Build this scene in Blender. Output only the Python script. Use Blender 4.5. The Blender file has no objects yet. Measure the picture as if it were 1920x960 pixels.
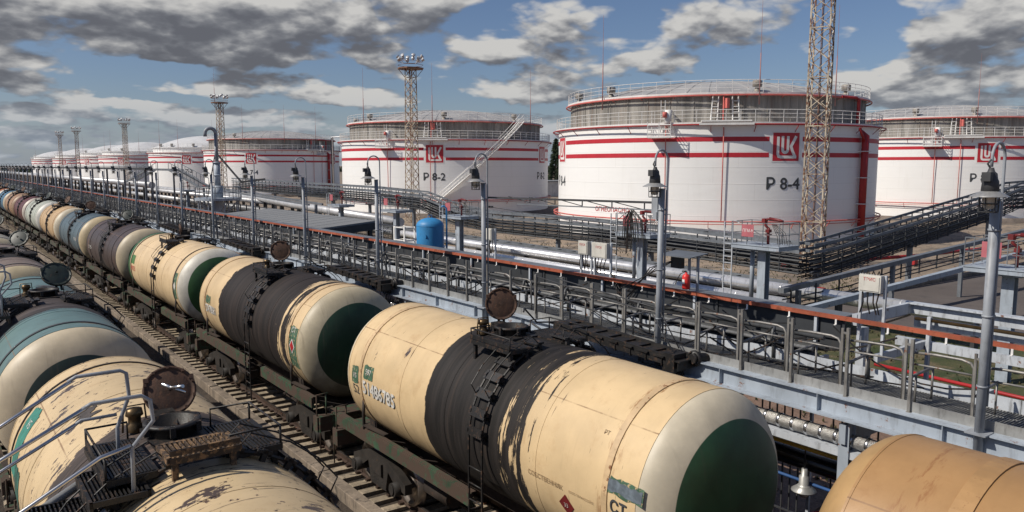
import bpy, math, random
from mathutils import Vector, Matrix
random.seed(7)
PI = math.pi
S = bpy.context.scene
COL = S.collection

# ------------------------------------------------------------------ camera
CAM_Z = 7.68
YAW, PITCH = math.radians(36.97), math.radians(6.687)
cam_data = bpy.data.cameras.new('camera')
cam_data.sensor_width = 36.0
cam_data.lens = 36.0 * 1450 / 1920
cam_data.clip_start, cam_data.clip_end = 0.1, 12000
cam = bpy.data.objects.new('camera', cam_data)
COL.objects.link(cam)
cam.location = (0, 0, CAM_Z)
cam.rotation_euler = (PI / 2 - PITCH, 0, -YAW)
S.camera = cam
S.render.resolution_x, S.render.resolution_y = 1024, 512

# ------------------------------------------------------------------ light
SUN_AZ, SUN_EL = math.radians(289), math.radians(44)     # azimuth measured from +Y towards +X
sd = bpy.data.lights.new('sun', 'SUN')
sd.energy, sd.angle, sd.color = 5.0, math.radians(0.5), (1.0, 0.93, 0.82)
sun = bpy.data.objects.new('sun', sd)
COL.objects.link(sun)
to_sun = Vector((math.sin(SUN_AZ) * math.cos(SUN_EL), math.cos(SUN_AZ) * math.cos(SUN_EL), math.sin(SUN_EL)))
sun.rotation_euler = to_sun.to_track_quat('Z', 'Y').to_euler()
S.view_settings.view_transform = 'Standard'
S.view_settings.look = 'None'
S.view_settings.exposure = -0.10
S.view_settings.gamma = 1.0
S.view_settings.use_curve_mapping = False


# ------------------------------------------------------------------ node helper
class NT:
    def __init__(s, tree):
        s.t = tree
        s.n, s.l = tree.nodes, tree.links

    def put(s, sock, v):
        if hasattr(v, 'is_linked'):
            s.l.new(v, sock)
        elif isinstance(v, (tuple, list)) and len(v) == 3 and sock.type == 'RGBA':
            sock.default_value = (*v, 1)
        else:
            sock.default_value = v

    def m(s, op, a, b=0.0, c=None, clamp=False):
        n = s.n.new('ShaderNodeMath'); n.operation = op; n.use_clamp = clamp
        s.put(n.inputs[0], a); s.put(n.inputs[1], b)
        if c is not None: s.put(n.inputs[2], c)
        return n.outputs[0]

    def v(s, op, a, b=None):
        n = s.n.new('ShaderNodeVectorMath'); n.operation = op
        s.put(n.inputs[0], a)
        if b is not None: s.put(n.inputs[1], b)
        return n.outputs['Value'] if op in ('DOT_PRODUCT', 'LENGTH') else n.outputs[0]

    def sep(s, a):
        n = s.n.new('ShaderNodeSeparateXYZ'); s.put(n.inputs[0], a)
        return n.outputs

    def comb(s, x, y, z):
        n = s.n.new('ShaderNodeCombineXYZ')
        s.put(n.inputs[0], x); s.put(n.inputs[1], y); s.put(n.inputs[2], z)
        return n.outputs[0]

    def noise(s, vec, scale, detail=4.0, rough=0.55, dist=0.0):
        n = s.n.new('ShaderNodeTexNoise')
        s.put(n.inputs['Vector'], vec)
        n.inputs['Scale'].default_value = scale
        n.inputs['Detail'].default_value = detail
        n.inputs['Roughness'].default_value = rough
        n.inputs['Distortion'].default_value = dist
        return n.outputs[0]

    def mr(s, x, a, b, lo=0.0, hi=1.0, smooth=True):
        n = s.n.new('ShaderNodeMapRange')
        n.interpolation_type = 'SMOOTHSTEP' if smooth else 'LINEAR'
        s.put(n.inputs[0], x)
        for i, q in enumerate((a, b, lo, hi)): s.put(n.inputs[1 + i], q)
        return n.outputs[0]

    def mix(s, f, a, b, mode='MIX'):
        n = s.n.new('ShaderNodeMix'); n.data_type = 'RGBA'; n.blend_type = mode
        s.put(n.inputs[0], f); s.put(n.inputs[6], a); s.put(n.inputs[7], b)
        return n.outputs[2]


# ------------------------------------------------------------------ sky with cumulus clouds
W = bpy.data.worlds.new('World')
S.world = W
W.use_nodes = True
wt = W.node_tree
wt.nodes.clear()
k = NT(wt)
tc = k.n.new('ShaderNodeTexCoord')
DIR = k.v('NORMALIZE', tc.outputs['Generated'])


def sky_uv(px, py):                                  # direction of a cloud of the photograph: azimuth, elevation
    az = math.atan((px - 960) / 1460)
    return az + YAW, math.atan((310 - py) * math.cos(az) / 1460)


CLOUDS = [  # centre x, y, half width, half height, amount
    (120, 20, 330, 60, .34), (430, 35, 230, 55, .30), (760, 25, 190, 55, .34), (180, 98, 330, 34, .24), (430, 100, 150, 36, .24), (600, 90, 170, 50, .26), (50, 140, 120, 24, .24),
    (95, 172, 95, 15, .26), (430, 163, 140, 20, .30), (655, 188, 125, 22, .30), (255, 198, 95, 11, .26), (710, 112, 46, 36, .26),
    (1040, 42, 95, 42, .28), (930, 85, 90, 35, .24), (1090, 100, 190, 45, .28), (990, 165, 160, 28, .28), (1240, 118, 80, 22, .26), (1350, 48, 150, 58, .32),
    (1800, 25, 170, 50, .32), (1720, 120, 220, 55, .32), (1870, 175, 150, 36, .26), (1020, 235, 40, 24, .22), (55, 215, 110, 13, .26),
    (480, 222, 90, 14, .22), (390, 225, 80, 12, .2), (1270, 60, 90, 40, .16), (820, 130, 40, 22, .14), (600, 222, 60, 12, .18), (820, 160, 40, 12, .16), (180, 258, 120, 12, .16),
    (270, 142, 125, 18, -.34), (780, 150, 100, 40, -.20), (905, 45, 75, 32, -.34), (1185, 55, 50, 46, -.28), (1430, 130, 150, 38, -.40),
    (590, 132, 120, 14, -.30), (1625, 60, 42, 70, -.40), (560, 208, 160, 9, -.22), (330, 182, 90, 9, -.2), (1560, 20, 70, 40, -.1), (900, 205, 120, 14, -.2)]

g = bpy.data.node_groups.new('cloud_density', 'ShaderNodeTree')
g.interface.new_socket('Vector', in_out='INPUT', socket_type='NodeSocketVector')
g.interface.new_socket('Density', in_out='OUTPUT', socket_type='NodeSocketFloat')
q = NT(g)
gi, go = g.nodes.new('NodeGroupInput'), g.nodes.new('NodeGroupOutput')
d3 = gi.outputs[0]
x, y, z = q.sep(d3)
zz = q.m('ADD', q.m('MAXIMUM', z, 0.0), 0.30)
plane = q.comb(q.m('DIVIDE', x, zz), q.m('DIVIDE', y, zz), 3.7)
warp = q.noise(plane, 3.1, 4.0, .6)
uvw = q.comb(q.m('ADD', q.m('ARCTAN2', x, y), q.m('MULTIPLY', q.m('SUBTRACT', warp, .5), .12)),
             q.m('ADD', q.m('ARCSINE', z), q.m('MULTIPLY', q.m('SUBTRACT', q.noise(q.v('ADD', plane, (5.2, 1.3, 0)), 4.3, 4.0, .6), .5), .045)), 0.0)
vor = q.n.new('ShaderNodeTexVoronoi'); vor.feature = 'F1'
q.put(vor.inputs['Vector'], q.v('ADD', plane, q.v('MULTIPLY', q.comb(warp, q.m('SUBTRACT', 1.0, warp), 0.0), (.18, .18, 0))))
vor.inputs['Scale'].default_value = 9.0; vor.inputs['Detail'].default_value = 2.0; vor.inputs['Roughness'].default_value = .55
n1 = q.m('ADD', q.m('MULTIPLY', q.m('SUBTRACT', q.noise(plane, 4.6, 6.0, .50, .1), .5), 1.1), .5)
n1 = q.m('ADD', n1, q.m('MULTIPLY', q.m('SUBTRACT', .42, vor.outputs['Distance']), .28))
low = q.mr(z, .0, .15, .15, 0.0)
dens = q.m('ADD', q.m('ADD', n1, low), .06)
for (px, py, rx, ry, amt) in CLOUDS:
    u, vv = sky_uv(px, py)
    d = q.v('MULTIPLY', q.v('SUBTRACT', uvw, (u, vv, 0)), (1460 / rx / 1.25, 1460 / ry / 1.25, 0))
    dens = q.m('ADD', dens, q.mr(q.v('DOT_PRODUCT', d, d), 0.0, 1.0, amt * (.95 if (py < 45 and px < 850) else .80), 0.0))
q.l.new(dens, go.inputs[0])


def density(vec):
    n = k.n.new('ShaderNodeGroup'); n.node_tree = g
    k.put(n.inputs[0], vec)
    return n.outputs[0]


sky = k.n.new('ShaderNodeTexSky')
sky.sky_type = 'NISHITA'
sky.sun_disc = False
sky.sun_elevation = SUN_EL
sky.sun_rotation = SUN_AZ
sky.altitude = 20
sky.air_density, sky.dust_density, sky.ozone_density = 1.0, 0.6, 2.5
WS = 0.072
D0 = density(DIR)
D2 = density(k.v('NORMALIZE', k.v('ADD', DIR, (-0.008, 0.0, 0.022))))
dx, dy, elev = k.sep(DIR)


def puff(off):
    v = k.v('ADD', DIR, off)
    a, b_, c_ = k.sep(v)
    h = k.m('ADD', k.m('MAXIMUM', c_, 0.0), 0.30)
    return k.noise(k.comb(k.m('DIVIDE', a, h), k.m('DIVIDE', b_, h), 1.2), 13.0, 4.0, .55)


relief = k.m('SUBTRACT', puff((0.0, 0.0, 0.0)), puff((-0.006, 0.0, 0.008)))
cover = k.mr(D0, 0.45, 0.68)
mass = k.mr(D2, 0.42, 1.10, smooth=False)
top = k.m('SUBTRACT', D0, D2)
val = k.m('SUBTRACT', k.m('ADD', 0.73, k.m('MULTIPLY', top, 1.1)), k.m('MULTIPLY', mass, .72))
val = k.m('ADD', val, k.m('MULTIPLY', relief, .75))
val = k.m('MAXIMUM', k.m('MINIMUM', val, 1.0), 0.0)
ramp = k.n.new('ShaderNodeValToRGB')
k.put(ramp.inputs[0], val)
cr_ = ramp.color_ramp
cr_.interpolation = 'B_SPLINE'
cr_.elements[0].position, cr_.elements[0].color = 0.0, (.17, .175, .20, 1)
cr_.elements[1].position, cr_.elements[1].color = 1.0, (.95, .93, .89, 1)
e_ = cr_.elements.new(.35); e_.color = (.27, .28, .31, 1)
e_ = cr_.elements.new(.65); e_.color = (.56, .56, .565, 1)
cloud = k.v('SCALE', ramp.outputs[0])
cloud.node.inputs['Scale'].default_value = 10.0
thin = k.mix(k.mr(elev, 0.02, 0.12, .22, 0.0), cloud, (4.8, 5.5, 6.4))
skyb = k.mix(1.0, sky.outputs[0], (.90, .93, 1.08), 'MULTIPLY')
skyc = k.mix(k.m('MULTIPLY', cover, 0.97), skyb, thin)
horizon = k.mr(elev, 0.0, 0.10, 0.5, 0.0)
skyc = k.mix(horizon, skyc, (4.3, 5.3, 6.6))
bg = k.n.new('ShaderNodeBackground')
k.put(bg.inputs['Color'], skyc)
bg.inputs['Strength'].default_value = WS
wo = k.n.new('ShaderNodeOutputWorld')
k.l.new(bg.outputs[0], wo.inputs[0])


# ------------------------------------------------------------------ mesh helper
class MB:
    def __init__(s):
        s.v, s.f, s.mi, s.sm = [], [], [], []

    def add(s, verts, faces, mi=0, smooth=False):
        o = len(s.v)
        s.v.extend([tuple(p) for p in verts])
        for fc in faces:
            s.f.append(tuple(o + i for i in fc)); s.mi.append(mi); s.sm.append(smooth)
        return s

    def box(s, lo, hi, mi=0):
        (a, b, c), (d, e, f) = lo, hi
        return s.add([(a, b, c), (d, b, c), (d, e, c), (a, e, c), (a, b, f), (d, b, f), (d, e, f), (a, e, f)],
                     [(0, 3, 2, 1), (4, 5, 6, 7), (0, 1, 5, 4), (1, 2, 6, 5), (2, 3, 7, 6), (3, 0, 4, 7)], mi)

    def cbox(s, c, d, mi=0):
        return s.box([c[i] - d[i] / 2 for i in range(3)], [c[i] + d[i] / 2 for i in range(3)], mi)

    def bar(s, p, q, w, h=None, mi=0, up=(0, 0, 1)):
        p, q = Vector(p), Vector(q)
        h = h or w
        d = (q - p).normalized()
        upv = Vector(up)
        if abs(d.dot(upv)) > .98: upv = Vector((0, 1, 0))
        a = d.cross(upv).normalized() * (w / 2)
        b = a.cross(d).normalized() * (h / 2)
        vs = [p - a - b, p + a - b, p + a + b, p - a + b, q - a - b, q + a - b, q + a + b, q - a + b]
        return s.add(vs, [(0, 1, 2, 3), (7, 6, 5, 4), (0, 4, 5, 1), (1, 5, 6, 2), (2, 6, 7, 3), (3, 7, 4, 0)], mi)

    def tube(s, pts, r, n=8, mi=0, cap=True, closed=False):
        pts = [Vector(p) for p in pts]
        rs = r if isinstance(r, (list, tuple)) else [r] * len(pts)
        N = len(pts)
        vs = []
        prev = None
        for i, p in enumerate(pts):
            if closed:
                t = (pts[(i + 1) % N] - pts[i - 1]).normalized()
            else:
                t = (pts[min(i + 1, N - 1)] - pts[max(i - 1, 0)]).normalized()
            if prev is None:
                up = Vector((0, 0, 1)) if abs(t.z) < .9 else Vector((1, 0, 0))
                a = t.cross(up).normalized()
            else:
                a = (prev - t * prev.dot(t)).normalized()
            prev = a
            b = t.cross(a)
            for j in range(n):
                w = 2 * PI * j / n
                vs.append(p + (a * math.cos(w) + b * math.sin(w)) * rs[i])
        fs = []
        for i in range(N if closed else N - 1):
            i2 = (i + 1) % N
            for j in range(n):
                j2 = (j + 1) % n
                fs.append((i * n + j, i * n + j2, i2 * n + j2, i2 * n + j))
        s.add(vs, fs, mi, n > 5)
        if cap and not closed:
            o = len(s.v) - len(vs)
            s.f.append(tuple(o + j for j in reversed(range(n)))); s.mi.append(mi); s.sm.append(False)
            s.f.append(tuple(o + (N - 1) * n + j for j in range(n))); s.mi.append(mi); s.sm.append(False)
        return s

    def lathe(s, prof, n=24, org=(0, 0, 0), axis='z', mi=0, a0=0.0, a1=2 * PI, smooth=True):
        full = abs(a1 - a0 - 2 * PI) < 1e-6
        m = n if full else n + 1
        vs = []
        for (r, h) in prof:
            for j in range(m):
                w = a0 + (a1 - a0) * j / n
                c, d = r * math.cos(w), r * math.sin(w)
                p = (c, d, h) if axis == 'z' else ((d, h, c) if axis == 'y' else (h, c, d))
                vs.append((p[0] + org[0], p[1] + org[1], p[2] + org[2]))
        fs = []
        for i in range(len(prof) - 1):
            for j in range(n):
                j2 = (j + 1) % m
                fs.append((i * m + j, i * m + j2, (i + 1) * m + j2, (i + 1) * m + j))
        return s.add(vs, fs, mi, smooth)

    def cyl(s, p, q, r, n=12, mi=0, r2=None):
        return s.tube([p, q], [r, r if r2 is None else r2], n, mi)

    def prism(s, poly, lo, hi, axis='x', mi=0):        # poly in the plane normal to axis
        n = len(poly)
        def P(a, b, h): return (h, a, b) if axis == 'x' else ((a, h, b) if axis == 'y' else (a, b, h))
        vs = [P(a, b, lo) for a, b in poly] + [P(a, b, hi) for a, b in poly]
        fs = [tuple(reversed(range(n))), tuple(range(n, 2 * n))]
        fs += [(i, (i + 1) % n, n + (i + 1) % n, n + i) for i in range(n)]
        return s.add(vs, fs, mi)

    def mesh(s, name, mats):
        me = bpy.data.meshes.new(name)
        me.from_pydata(s.v, [], s.f)
        for m in (mats if isinstance(mats, (list, tuple)) else [mats]): me.materials.append(m)
        me.polygons.foreach_set('material_index', s.mi)
        me.polygons.foreach_set('use_smooth', s.sm)
        me.update()
        return me

    def build(s, name, mats, parent=None, loc=None):
        return link(name, s.mesh(name, mats), parent, loc)


def link(name, me, parent=None, loc=None, rot=None):
    o = bpy.data.objects.new(name, me)
    COL.objects.link(o)
    if parent: o.parent = parent
    if loc: o.location = loc
    if rot: o.rotation_euler = rot
    return o


def tag(o, label=None, cat=None, group=None, kind=None):
    if label: o['label'] = label
    if cat: o['category'] = cat
    if group: o['group'] = group
    if kind: o['kind'] = kind
    return o


def thing(name, label, cat, loc=(0, 0, 0), group=None, rz=0.0):
    o = link(name, None, None, loc, (0, 0, rz))
    return tag(o, label, cat, group)


def kids(o):
    return [c for c in o.children]


def copy_tree(o, parent=None):
    c = o.copy()
    COL.objects.link(c)
    c.parent = parent
    for ch in kids(o): copy_tree(ch, c)
    return c


def structure(name, mb, m):
    return tag(mb.build(name, m), kind='structure')


def arc(cx, cz, r, a0, a1, n, f):                     # helper for bent tubes: f maps plane coordinates to a point
    return [f(cx + r * math.cos(a0 + (a1 - a0) * i / n), cz + r * math.sin(a0 + (a1 - a0) * i / n)) for i in range(n + 1)]


# ------------------------------------------------------------------ materials
def new_mat(name):
    m = bpy.data.materials.new(name)
    m.use_nodes = True
    t = m.node_tree
    t.nodes.clear()
    n = NT(t)
    out = n.n.new('ShaderNodeOutputMaterial')
    b = n.n.new('ShaderNodeBsdfPrincipled')
    n.l.new(b.outputs[0], out.inputs[0])
    return m, n, b


def obj_coord(n):
    return n.n.new('ShaderNodeTexCoord').outputs['Object']


def bump(n, b, h, dist=.02, strength=.5):
    bn = n.n.new('ShaderNodeBump')
    bn.inputs['Strength'].default_value = strength
    bn.inputs['Distance'].default_value = dist
    n.put(bn.inputs['Height'], h)
    n.l.new(bn.outputs[0], b.inputs['Normal'])


def mat(name, col, rough=.6, metal=0.0, var=.25, scale=1.5, rust=0.0, rustcol=(.16, .06, .025), dirt=0.0, world=True, fine=0.0, bmp=0.0):
    m, n, b = new_mat(name)
    if world:
        p = n.n.new('ShaderNodeNewGeometry').outputs['Position']
    else:
        p = obj_coord(n)
    big = n.noise(p, scale, 5.0, .6)
    c = n.mix(n.mr(big, .3, .7), tuple(x * (1 - var) for x in col), tuple(min(1, x * (1 + var * .6)) for x in col))
    if fine:
        f2 = n.noise(p, scale * 14, 3.0, .7)
        c = n.mix(n.mr(f2, .35, .7, 0, fine), c, tuple(x * .35 for x in col))
    r = rough
    if dirt:
        dn = n.noise(n.v('MULTIPLY', p, (3.0, 3.0, .7)), scale * 2.2, 6.0, .65)
        c = n.mix(n.mr(dn, .48, .72, 0, dirt), c, (.05, .043, .036))
    if rust:
        rn = n.noise(p, scale * 3.1, 7.0, .7)
        rm = n.mr(rn, .66 - .22 * rust, .72 - .18 * rust)
        c = n.mix(rm, c, rustcol)
        r = n.mr(rm, 0, 1, rough, .9)
        if metal:
            n.put(b.inputs['Metallic'], n.mr(rm, 0, 1, metal, 0))
    n.put(b.inputs['Base Color'], c)
    n.put(b.inputs['Roughness'], r)
    if metal and not rust: b.inputs['Metallic'].default_value = metal
    if bmp: bump(n, b, n.noise(p, scale * 10, 4.0, .65), bmp, .6)
    return m


M = {}
M['rack'] = mat('rack_paint', (.33, .375, .43), .5, 0, .16, 1.2, rust=.25, dirt=.35)
M['rack_white'] = mat('rack_pale_paint', (.46, .49, .53), .5, 0, .14, 1.5, rust=.28, dirt=.5)
M['lamp'] = mat('lamp_post_paint', (.275, .295, .325), .5, 0, .18, 1.5, dirt=.45)
M['galv'] = mat('galvanised_steel', (.34, .34, .33), .45, .35, .25, 2.5, dirt=.45)
M['gate'] = mat('gate_tube', (.235, .225, .21), .45, .3, .3, 2.0, dirt=.6, rust=.25)
M['dark'] = mat('dark_steel', (.045, .046, .05), .6, .1, .35, 2.0, dirt=.3)
M['black'] = mat('oily_black', (.014, .0125, .012), .55, 0, .5, 3.0, rust=.55, rustcol=(.055, .03, .018), bmp=.006)
M['panel'] = mat('dark_steel_and_shade', (.03, .034, .04), .7, 0, .3, .8, dirt=.3)  # near-black colour also stands in for shade behind the gates
M['trayd'] = mat('tray_grey', (.17, .185, .205), .5, .2, .25, 1.0, dirt=.35)
M['traydk'] = mat('cable_black', (.034, .037, .042), .6, 0, .4, 1.5)
M['orange'] = mat('orange_rail_paint', (.34, .082, .038), .65, 0, .3, 1.6, rust=.5, rustcol=(.2, .05, .02), dirt=.25)
M['silver'] = mat('aluminium_cladding', (.76, .76, .77), .27, .5, .14, 1.2, dirt=.35)
M['silverp'] = mat('pale_cladding', (.52, .52, .53), .4, .3, .15, .6, dirt=.35)
M['white'] = mat('white_fitting', (.72, .71, .69), .5, 0, .1, 1.5, rust=.12, dirt=.15)
M['red'] = mat('red_paint', (.34, .018, .02), .5, 0, .15, 1.5)
M['redbright'] = mat('bright_red_paint', (.62, .03, .025), .4, 0, .15, 1.5)
M['pinkred'] = mat('faded_red_pipe', (.55, .13, .11), .55, 0, .2, 1.5)
M['pinksign'] = mat('faded_pink_sign', (.42, .12, .14), .6, 0, .15, 1.5)
M['blue'] = mat('blue_tank_paint', (.035, .22, .47), .5, 0, .14, 1.3, dirt=.2)
M['yellow'] = mat('yellow_pipe', (.65, .40, .04), .5, 0, .15, 1.5, dirt=.2)
M['bluepipe'] = mat('dark_blue_pipe', (.03, .09, .25), .5)
M['mast'] = mat('mast_cream', (.50, .43, .33), .65, 0, .25, .6, rust=.85, rustcol=(.17, .085, .05), dirt=.3)
M['mastrust'] = mat('mast_rust', (.20, .10, .06), .8, 0, .35, 2.0)
M['roof'] = mat('canopy_roof', (.185, .19, .195), .7, 0, .07, .5, dirt=.08)
M['conc'] = mat('concrete', (.25, .20, .152), .9, 0, .35, .9, dirt=1.0, fine=.35, bmp=.01)
M['sleeper'] = mat('concrete_sleeper', (.35, .285, .205), .9, 0, .35, 1.2, dirt=.85, fine=.4, bmp=.008)
M['rail'] = mat('rail_steel', (.09, .062, .05), .55, .5, .3, 2.0, rust=.3)
M['railtop'] = mat('rail_polished', (.33, .30, .28), .3, .9, .2, 2.0)
M['wheel'] = mat('wheel_steel', (.30, .26, .23), .35, .85, .3, 3.0, rust=.3, world=False)
M['bogie'] = mat('bogie_grime_shade', (.02, .016, .013), .75, 0, .5, 3.0, rust=.25, rustcol=(.06, .032, .018), world=False, bmp=.006)  # grimy steel, base darkened further to stand in for under-wagon shade
M['under'] = mat('underframe_brown', (.032, .022, .017), .8, 0, .5, 1.5, rust=.35, rustcol=(.085, .042, .024), world=False)
M['green'] = mat('green_sill_paint', (.035, .075, .04), .65, 0, .4, 1.3, rust=1.15, rustcol=(.06, .038, .026), dirt=.8)
M['rustlid'] = mat('rusty_lid', (.085, .043, .027), .75, .1, .5, 4.0, rust=.5, rustcol=(.14, .07, .04), dirt=.5, world=False, bmp=.006)
M['chrome'] = mat('bright_tube', (.55, .55, .56), .25, .95, .12, 3.0, dirt=.15)
M['boxgrey'] = mat('box_enamel', (.55, .53, .48), .5, 0, .1, 2.0, dirt=.25)
M['ink'] = mat('dark_lettering', (.05, .055, .06), .6, 0, .1, 2.0)
M['inkworn'] = mat('worn_white_lettering', (.60, .58, .54), .6, 0, .3, 9.0)
M['inkred'] = mat('red_lettering', (.45, .03, .03), .6, 0, .1, 2.0)
M['inkgrey'] = mat('faint_lettering', (.26, .17, .09), .7, 0, .4, 9.0)
M['signgreen'] = mat('green_plate', (.06, .13, .08), .55, 0, .4, 5.0, dirt=.55, rust=.5, rustcol=(.45, .33, .18))
M['brass'] = mat('brass_valve', (.12, .08, .04), .4, .7, .3, 4.0)
M['pipegrey'] = mat('dull_pipe_grey', (.095, .098, .10), .5, .2, .3, 1.5, dirt=.5)
M['rustplat'] = mat('rusty_step', (.045, .03, .02), .75, .1, .5, 4, rust=.8, rustcol=(.20, .12, .06), world=False)
M['shade'] = mat('lamp_shade_metal', (.36, .36, .355), .4, .4, .2, 4, dirt=.3)
M['whitewall'] = mat('tank_upper_white', (.72, .71, .70), .5, 0, .1, .4, dirt=.15)
M['dullred'] = mat('dull_red', (.16, .018, .018), .5, 0, .3, 2)
M['glass'] = mat('lamp_glass', (.55, .52, .46), .15, .2, .15, 6.0)
M['braid'] = mat('braided_insulation', (.36, .35, .33), .35, .4, .35, 6.0, rust=.35, rustcol=(.12, .04, .03), bmp=.02)


def brush(name, c0, c1, scale, fine=20, rough=.95, c2=None, th=(.5, .7), bmp=.05):
    m, n, b = new_mat(name)
    p = n.n.new('ShaderNodeNewGeometry').outputs['Position']
    c = n.mix(n.mr(n.noise(p, scale, 6.0, .62), .34, .66), c0, c1)
    if c2: c = n.mix(n.mr(n.noise(p, scale * 3.3, 6.0, .68), *th), c, c2)
    f = n.noise(p, fine, 4.0, .7)
    c = n.mix(n.mr(f, .3, .75, 0, .6), c, tuple(v * .4 for v in c0))
    n.put(b.inputs['Base Color'], c)
    b.inputs['Roughness'].default_value = rough
    bump(n, b, f, bmp, .8)
    return m


M['ground'] = brush('bare_ground', (.20, .15, .115), (.27, .21, .165), .12, 7, c2=(.12, .10, .08))
M['ballast'] = brush('oily_ballast_shade', (.03, .022, .016), (.075, .056, .041), .5, 16, c2=(.022, .018, .015), bmp=.08)  # oily stones, colour darkened further to deepen the shade below the trains
M['strip'] = brush('dirty_paving', (.20, .155, .125), (.285, .23, .185), .5, 9, c2=(.085, .066, .054), th=(.47, .68), bmp=.02)
M['sand'] = brush('sandy_soil', (.26, .205, .155), (.37, .285, .21), .12, 6, c2=(.13, .112, .095), th=(.46, .62))
M['grass'] = brush('short_grass', (.04, .062, .016), (.10, .095, .036), .35, 18, c2=(.17, .13, .07), th=(.48, .62), bmp=.08)
M['asphalt'] = brush('asphalt', (.105, .088, .082), (.135, .115, .106), .25, 25, .9, c2=(.085, .072, .07), bmp=.01)
M['redsoil'] = brush('brown_soil', (.20, .125, .09), (.28, .185, .135), .5, 10, c2=(.12, .08, .06))
M['needle'] = brush('conifer_foliage', (.016, .03, .013), (.035, .055, .022), .5, 3)
M['trunk'] = mat('tree_trunk', (.10, .07, .05), .9)


def tank_wall_mat():
    m, n, b = new_mat('tank_white_paint')
    p = obj_coord(n)
    x, y, z = n.sep(p)
    ang = n.m('MULTIPLY', n.m('ARCTAN2', x, y), 17.1)
    st = n.noise(n.comb(ang, n.m('MULTIPLY', z, .12), 0), .9, 6.0, .65)
    c = n.mix(n.mr(st, .5, .85, 0, .35), (.82, .815, .80), (.66, .64, .60))
    row = n.m('ABSOLUTE', n.m('SUBTRACT', n.m('FRACT', n.m('DIVIDE', z, 1.5)), .5))
    line = n.mr(row, .482, .5, 0, .26)
    c = n.mix(line, c, (.45, .43, .40))
    rowi = n.m('FLOOR', n.m('DIVIDE', z, 1.5))
    vfr = n.m('ABSOLUTE', n.m('SUBTRACT', n.m('FRACT', n.m('ADD', n.m('DIVIDE', ang, 5.97), n.m('MULTIPLY', rowi, .37))), .5))
    c = n.mix(n.mr(vfr, .493, .5, 0, .2), c, (.45, .43, .40))
    spl = n.noise(n.comb(n.m('MULTIPLY', ang, .5), n.m('MULTIPLY', z, .6), 1.7), 1.6, 5.0, .7)
    c = n.mix(n.mr(spl, .68, .82, 0, .16), c, (.55, .45, .36))
    n.put(b.inputs['Base Color'], c)
    b.inputs['Roughness'].default_value = .42
    pl = n.noise(n.comb(n.m('MULTIPLY', ang, .16), n.m('MULTIPLY', z, .55), 0), 1.0, 2.0)
    bump(n, b, n.m('ADD', pl, n.m('MULTIPLY', n.mr(row, .47, .5), .25)), .08, .45)
    return m


def tank_upper_mat():
    m, n, b = new_mat('tank_rusty_cladding')
    p = obj_coord(n)
    x, y, z = n.sep(p)
    ang = n.m('MULTIPLY', n.m('ARCTAN2', x, y), 15.7)
    st = n.noise(n.comb(n.m('MULTIPLY', ang, 1.6), n.m('MULTIPLY', z, .1), 0), 1.0, 6.0, .7)
    c = n.mix(n.mr(st, .35, .7), (.16, .15, .135), (.33, .31, .28))
    cell = n.n.new('ShaderNodeTexWhiteNoise'); cell.noise_dimensions = '1D'
    n.put(cell.inputs['W'], n.m('FLOOR', n.m('DIVIDE', ang, 2.4)))
    c = n.mix(n.mr(cell.outputs[0], .5, 1, 0, .45), c, (.13, .105, .085))
    ru = n.noise(n.comb(n.m('MULTIPLY', ang, 2.2), n.m('MULTIPLY', z, .18), 4.0), 1.0, 6.0, .7)
    c = n.mix(n.mr(ru, .56, .72, 0, .8), c, (.21, .105, .055))
    n.put(b.inputs['Base Color'], c)
    b.inputs['Roughness'].default_value = .7
    wv = n.m('ABSOLUTE', n.m('SUBTRACT', n.m('FRACT', n.m('MULTIPLY', ang, 2.5)), .5))
    bump(n, b, wv, .05, .4)
    return m


def tank_roof_mat(name='tank_roof_grey', rust=.12):
    m, n, b = new_mat(name)
    p = obj_coord(n)
    x, y, z = n.sep(p)
    ang = n.m('MULTIPLY', n.m('ARCTAN2', x, y), 30 / PI)
    fr = n.m('ABSOLUTE', n.m('SUBTRACT', n.m('FRACT', ang), .5))
    c = n.mix(n.mr(n.noise(p, .35, 5.0), .35, .65), (.27, .27, .275), (.37, .365, .36))
    c = n.mix(n.mr(fr, .46, .5, 0, .5), c, (.27, .26, .25))
    ru = n.noise(p, .55, 6.0, .7)
    c = n.mix(n.mr(ru, .70 - rust * .6, .78 - rust * .6), c, (.24, .10, .055))
    n.put(b.inputs['Base Color'], c)
    b.inputs['Roughness'].default_value = .55
    return m


M['tankwall'], M['tankup'], M['tankroof'] = tank_wall_mat(), tank_upper_mat(), tank_roof_mat()
M['tankroofw'] = mat('tank_roof_white', (.58, .58, .585), .5, 0, .1, .3)
M['stripe'] = mat('stripe_red', (.47, .022, .035), .5, 0, .08, .8)
M['tankbase'] = mat('tank_foundation', (.16, .13, .11), .9, 0, .25, .5, dirt=.4)


# ------------------------------------------------------------------ lettering (flat glyph meshes wrapped on surfaces)
def glyphs(txt, size):
    cu = bpy.data.curves.new('glyph', 'FONT')
    cu.body, cu.size, cu.align_x, cu.align_y = txt, size, 'CENTER', 'CENTER'
    cu.resolution_u = 3
    o = bpy.data.objects.new('glyph', cu)
    COL.objects.link(o)
    dg = bpy.context.evaluated_depsgraph_get()
    me = bpy.data.meshes.new_from_object(o.evaluated_get(dg))
    vs = [(v.co.x, v.co.y) for v in me.vertices]
    fs = [tuple(p.vertices) for p in me.polygons]
    bpy.data.objects.remove(o); bpy.data.curves.remove(cu); bpy.data.meshes.remove(me)
    return vs, fs


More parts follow.
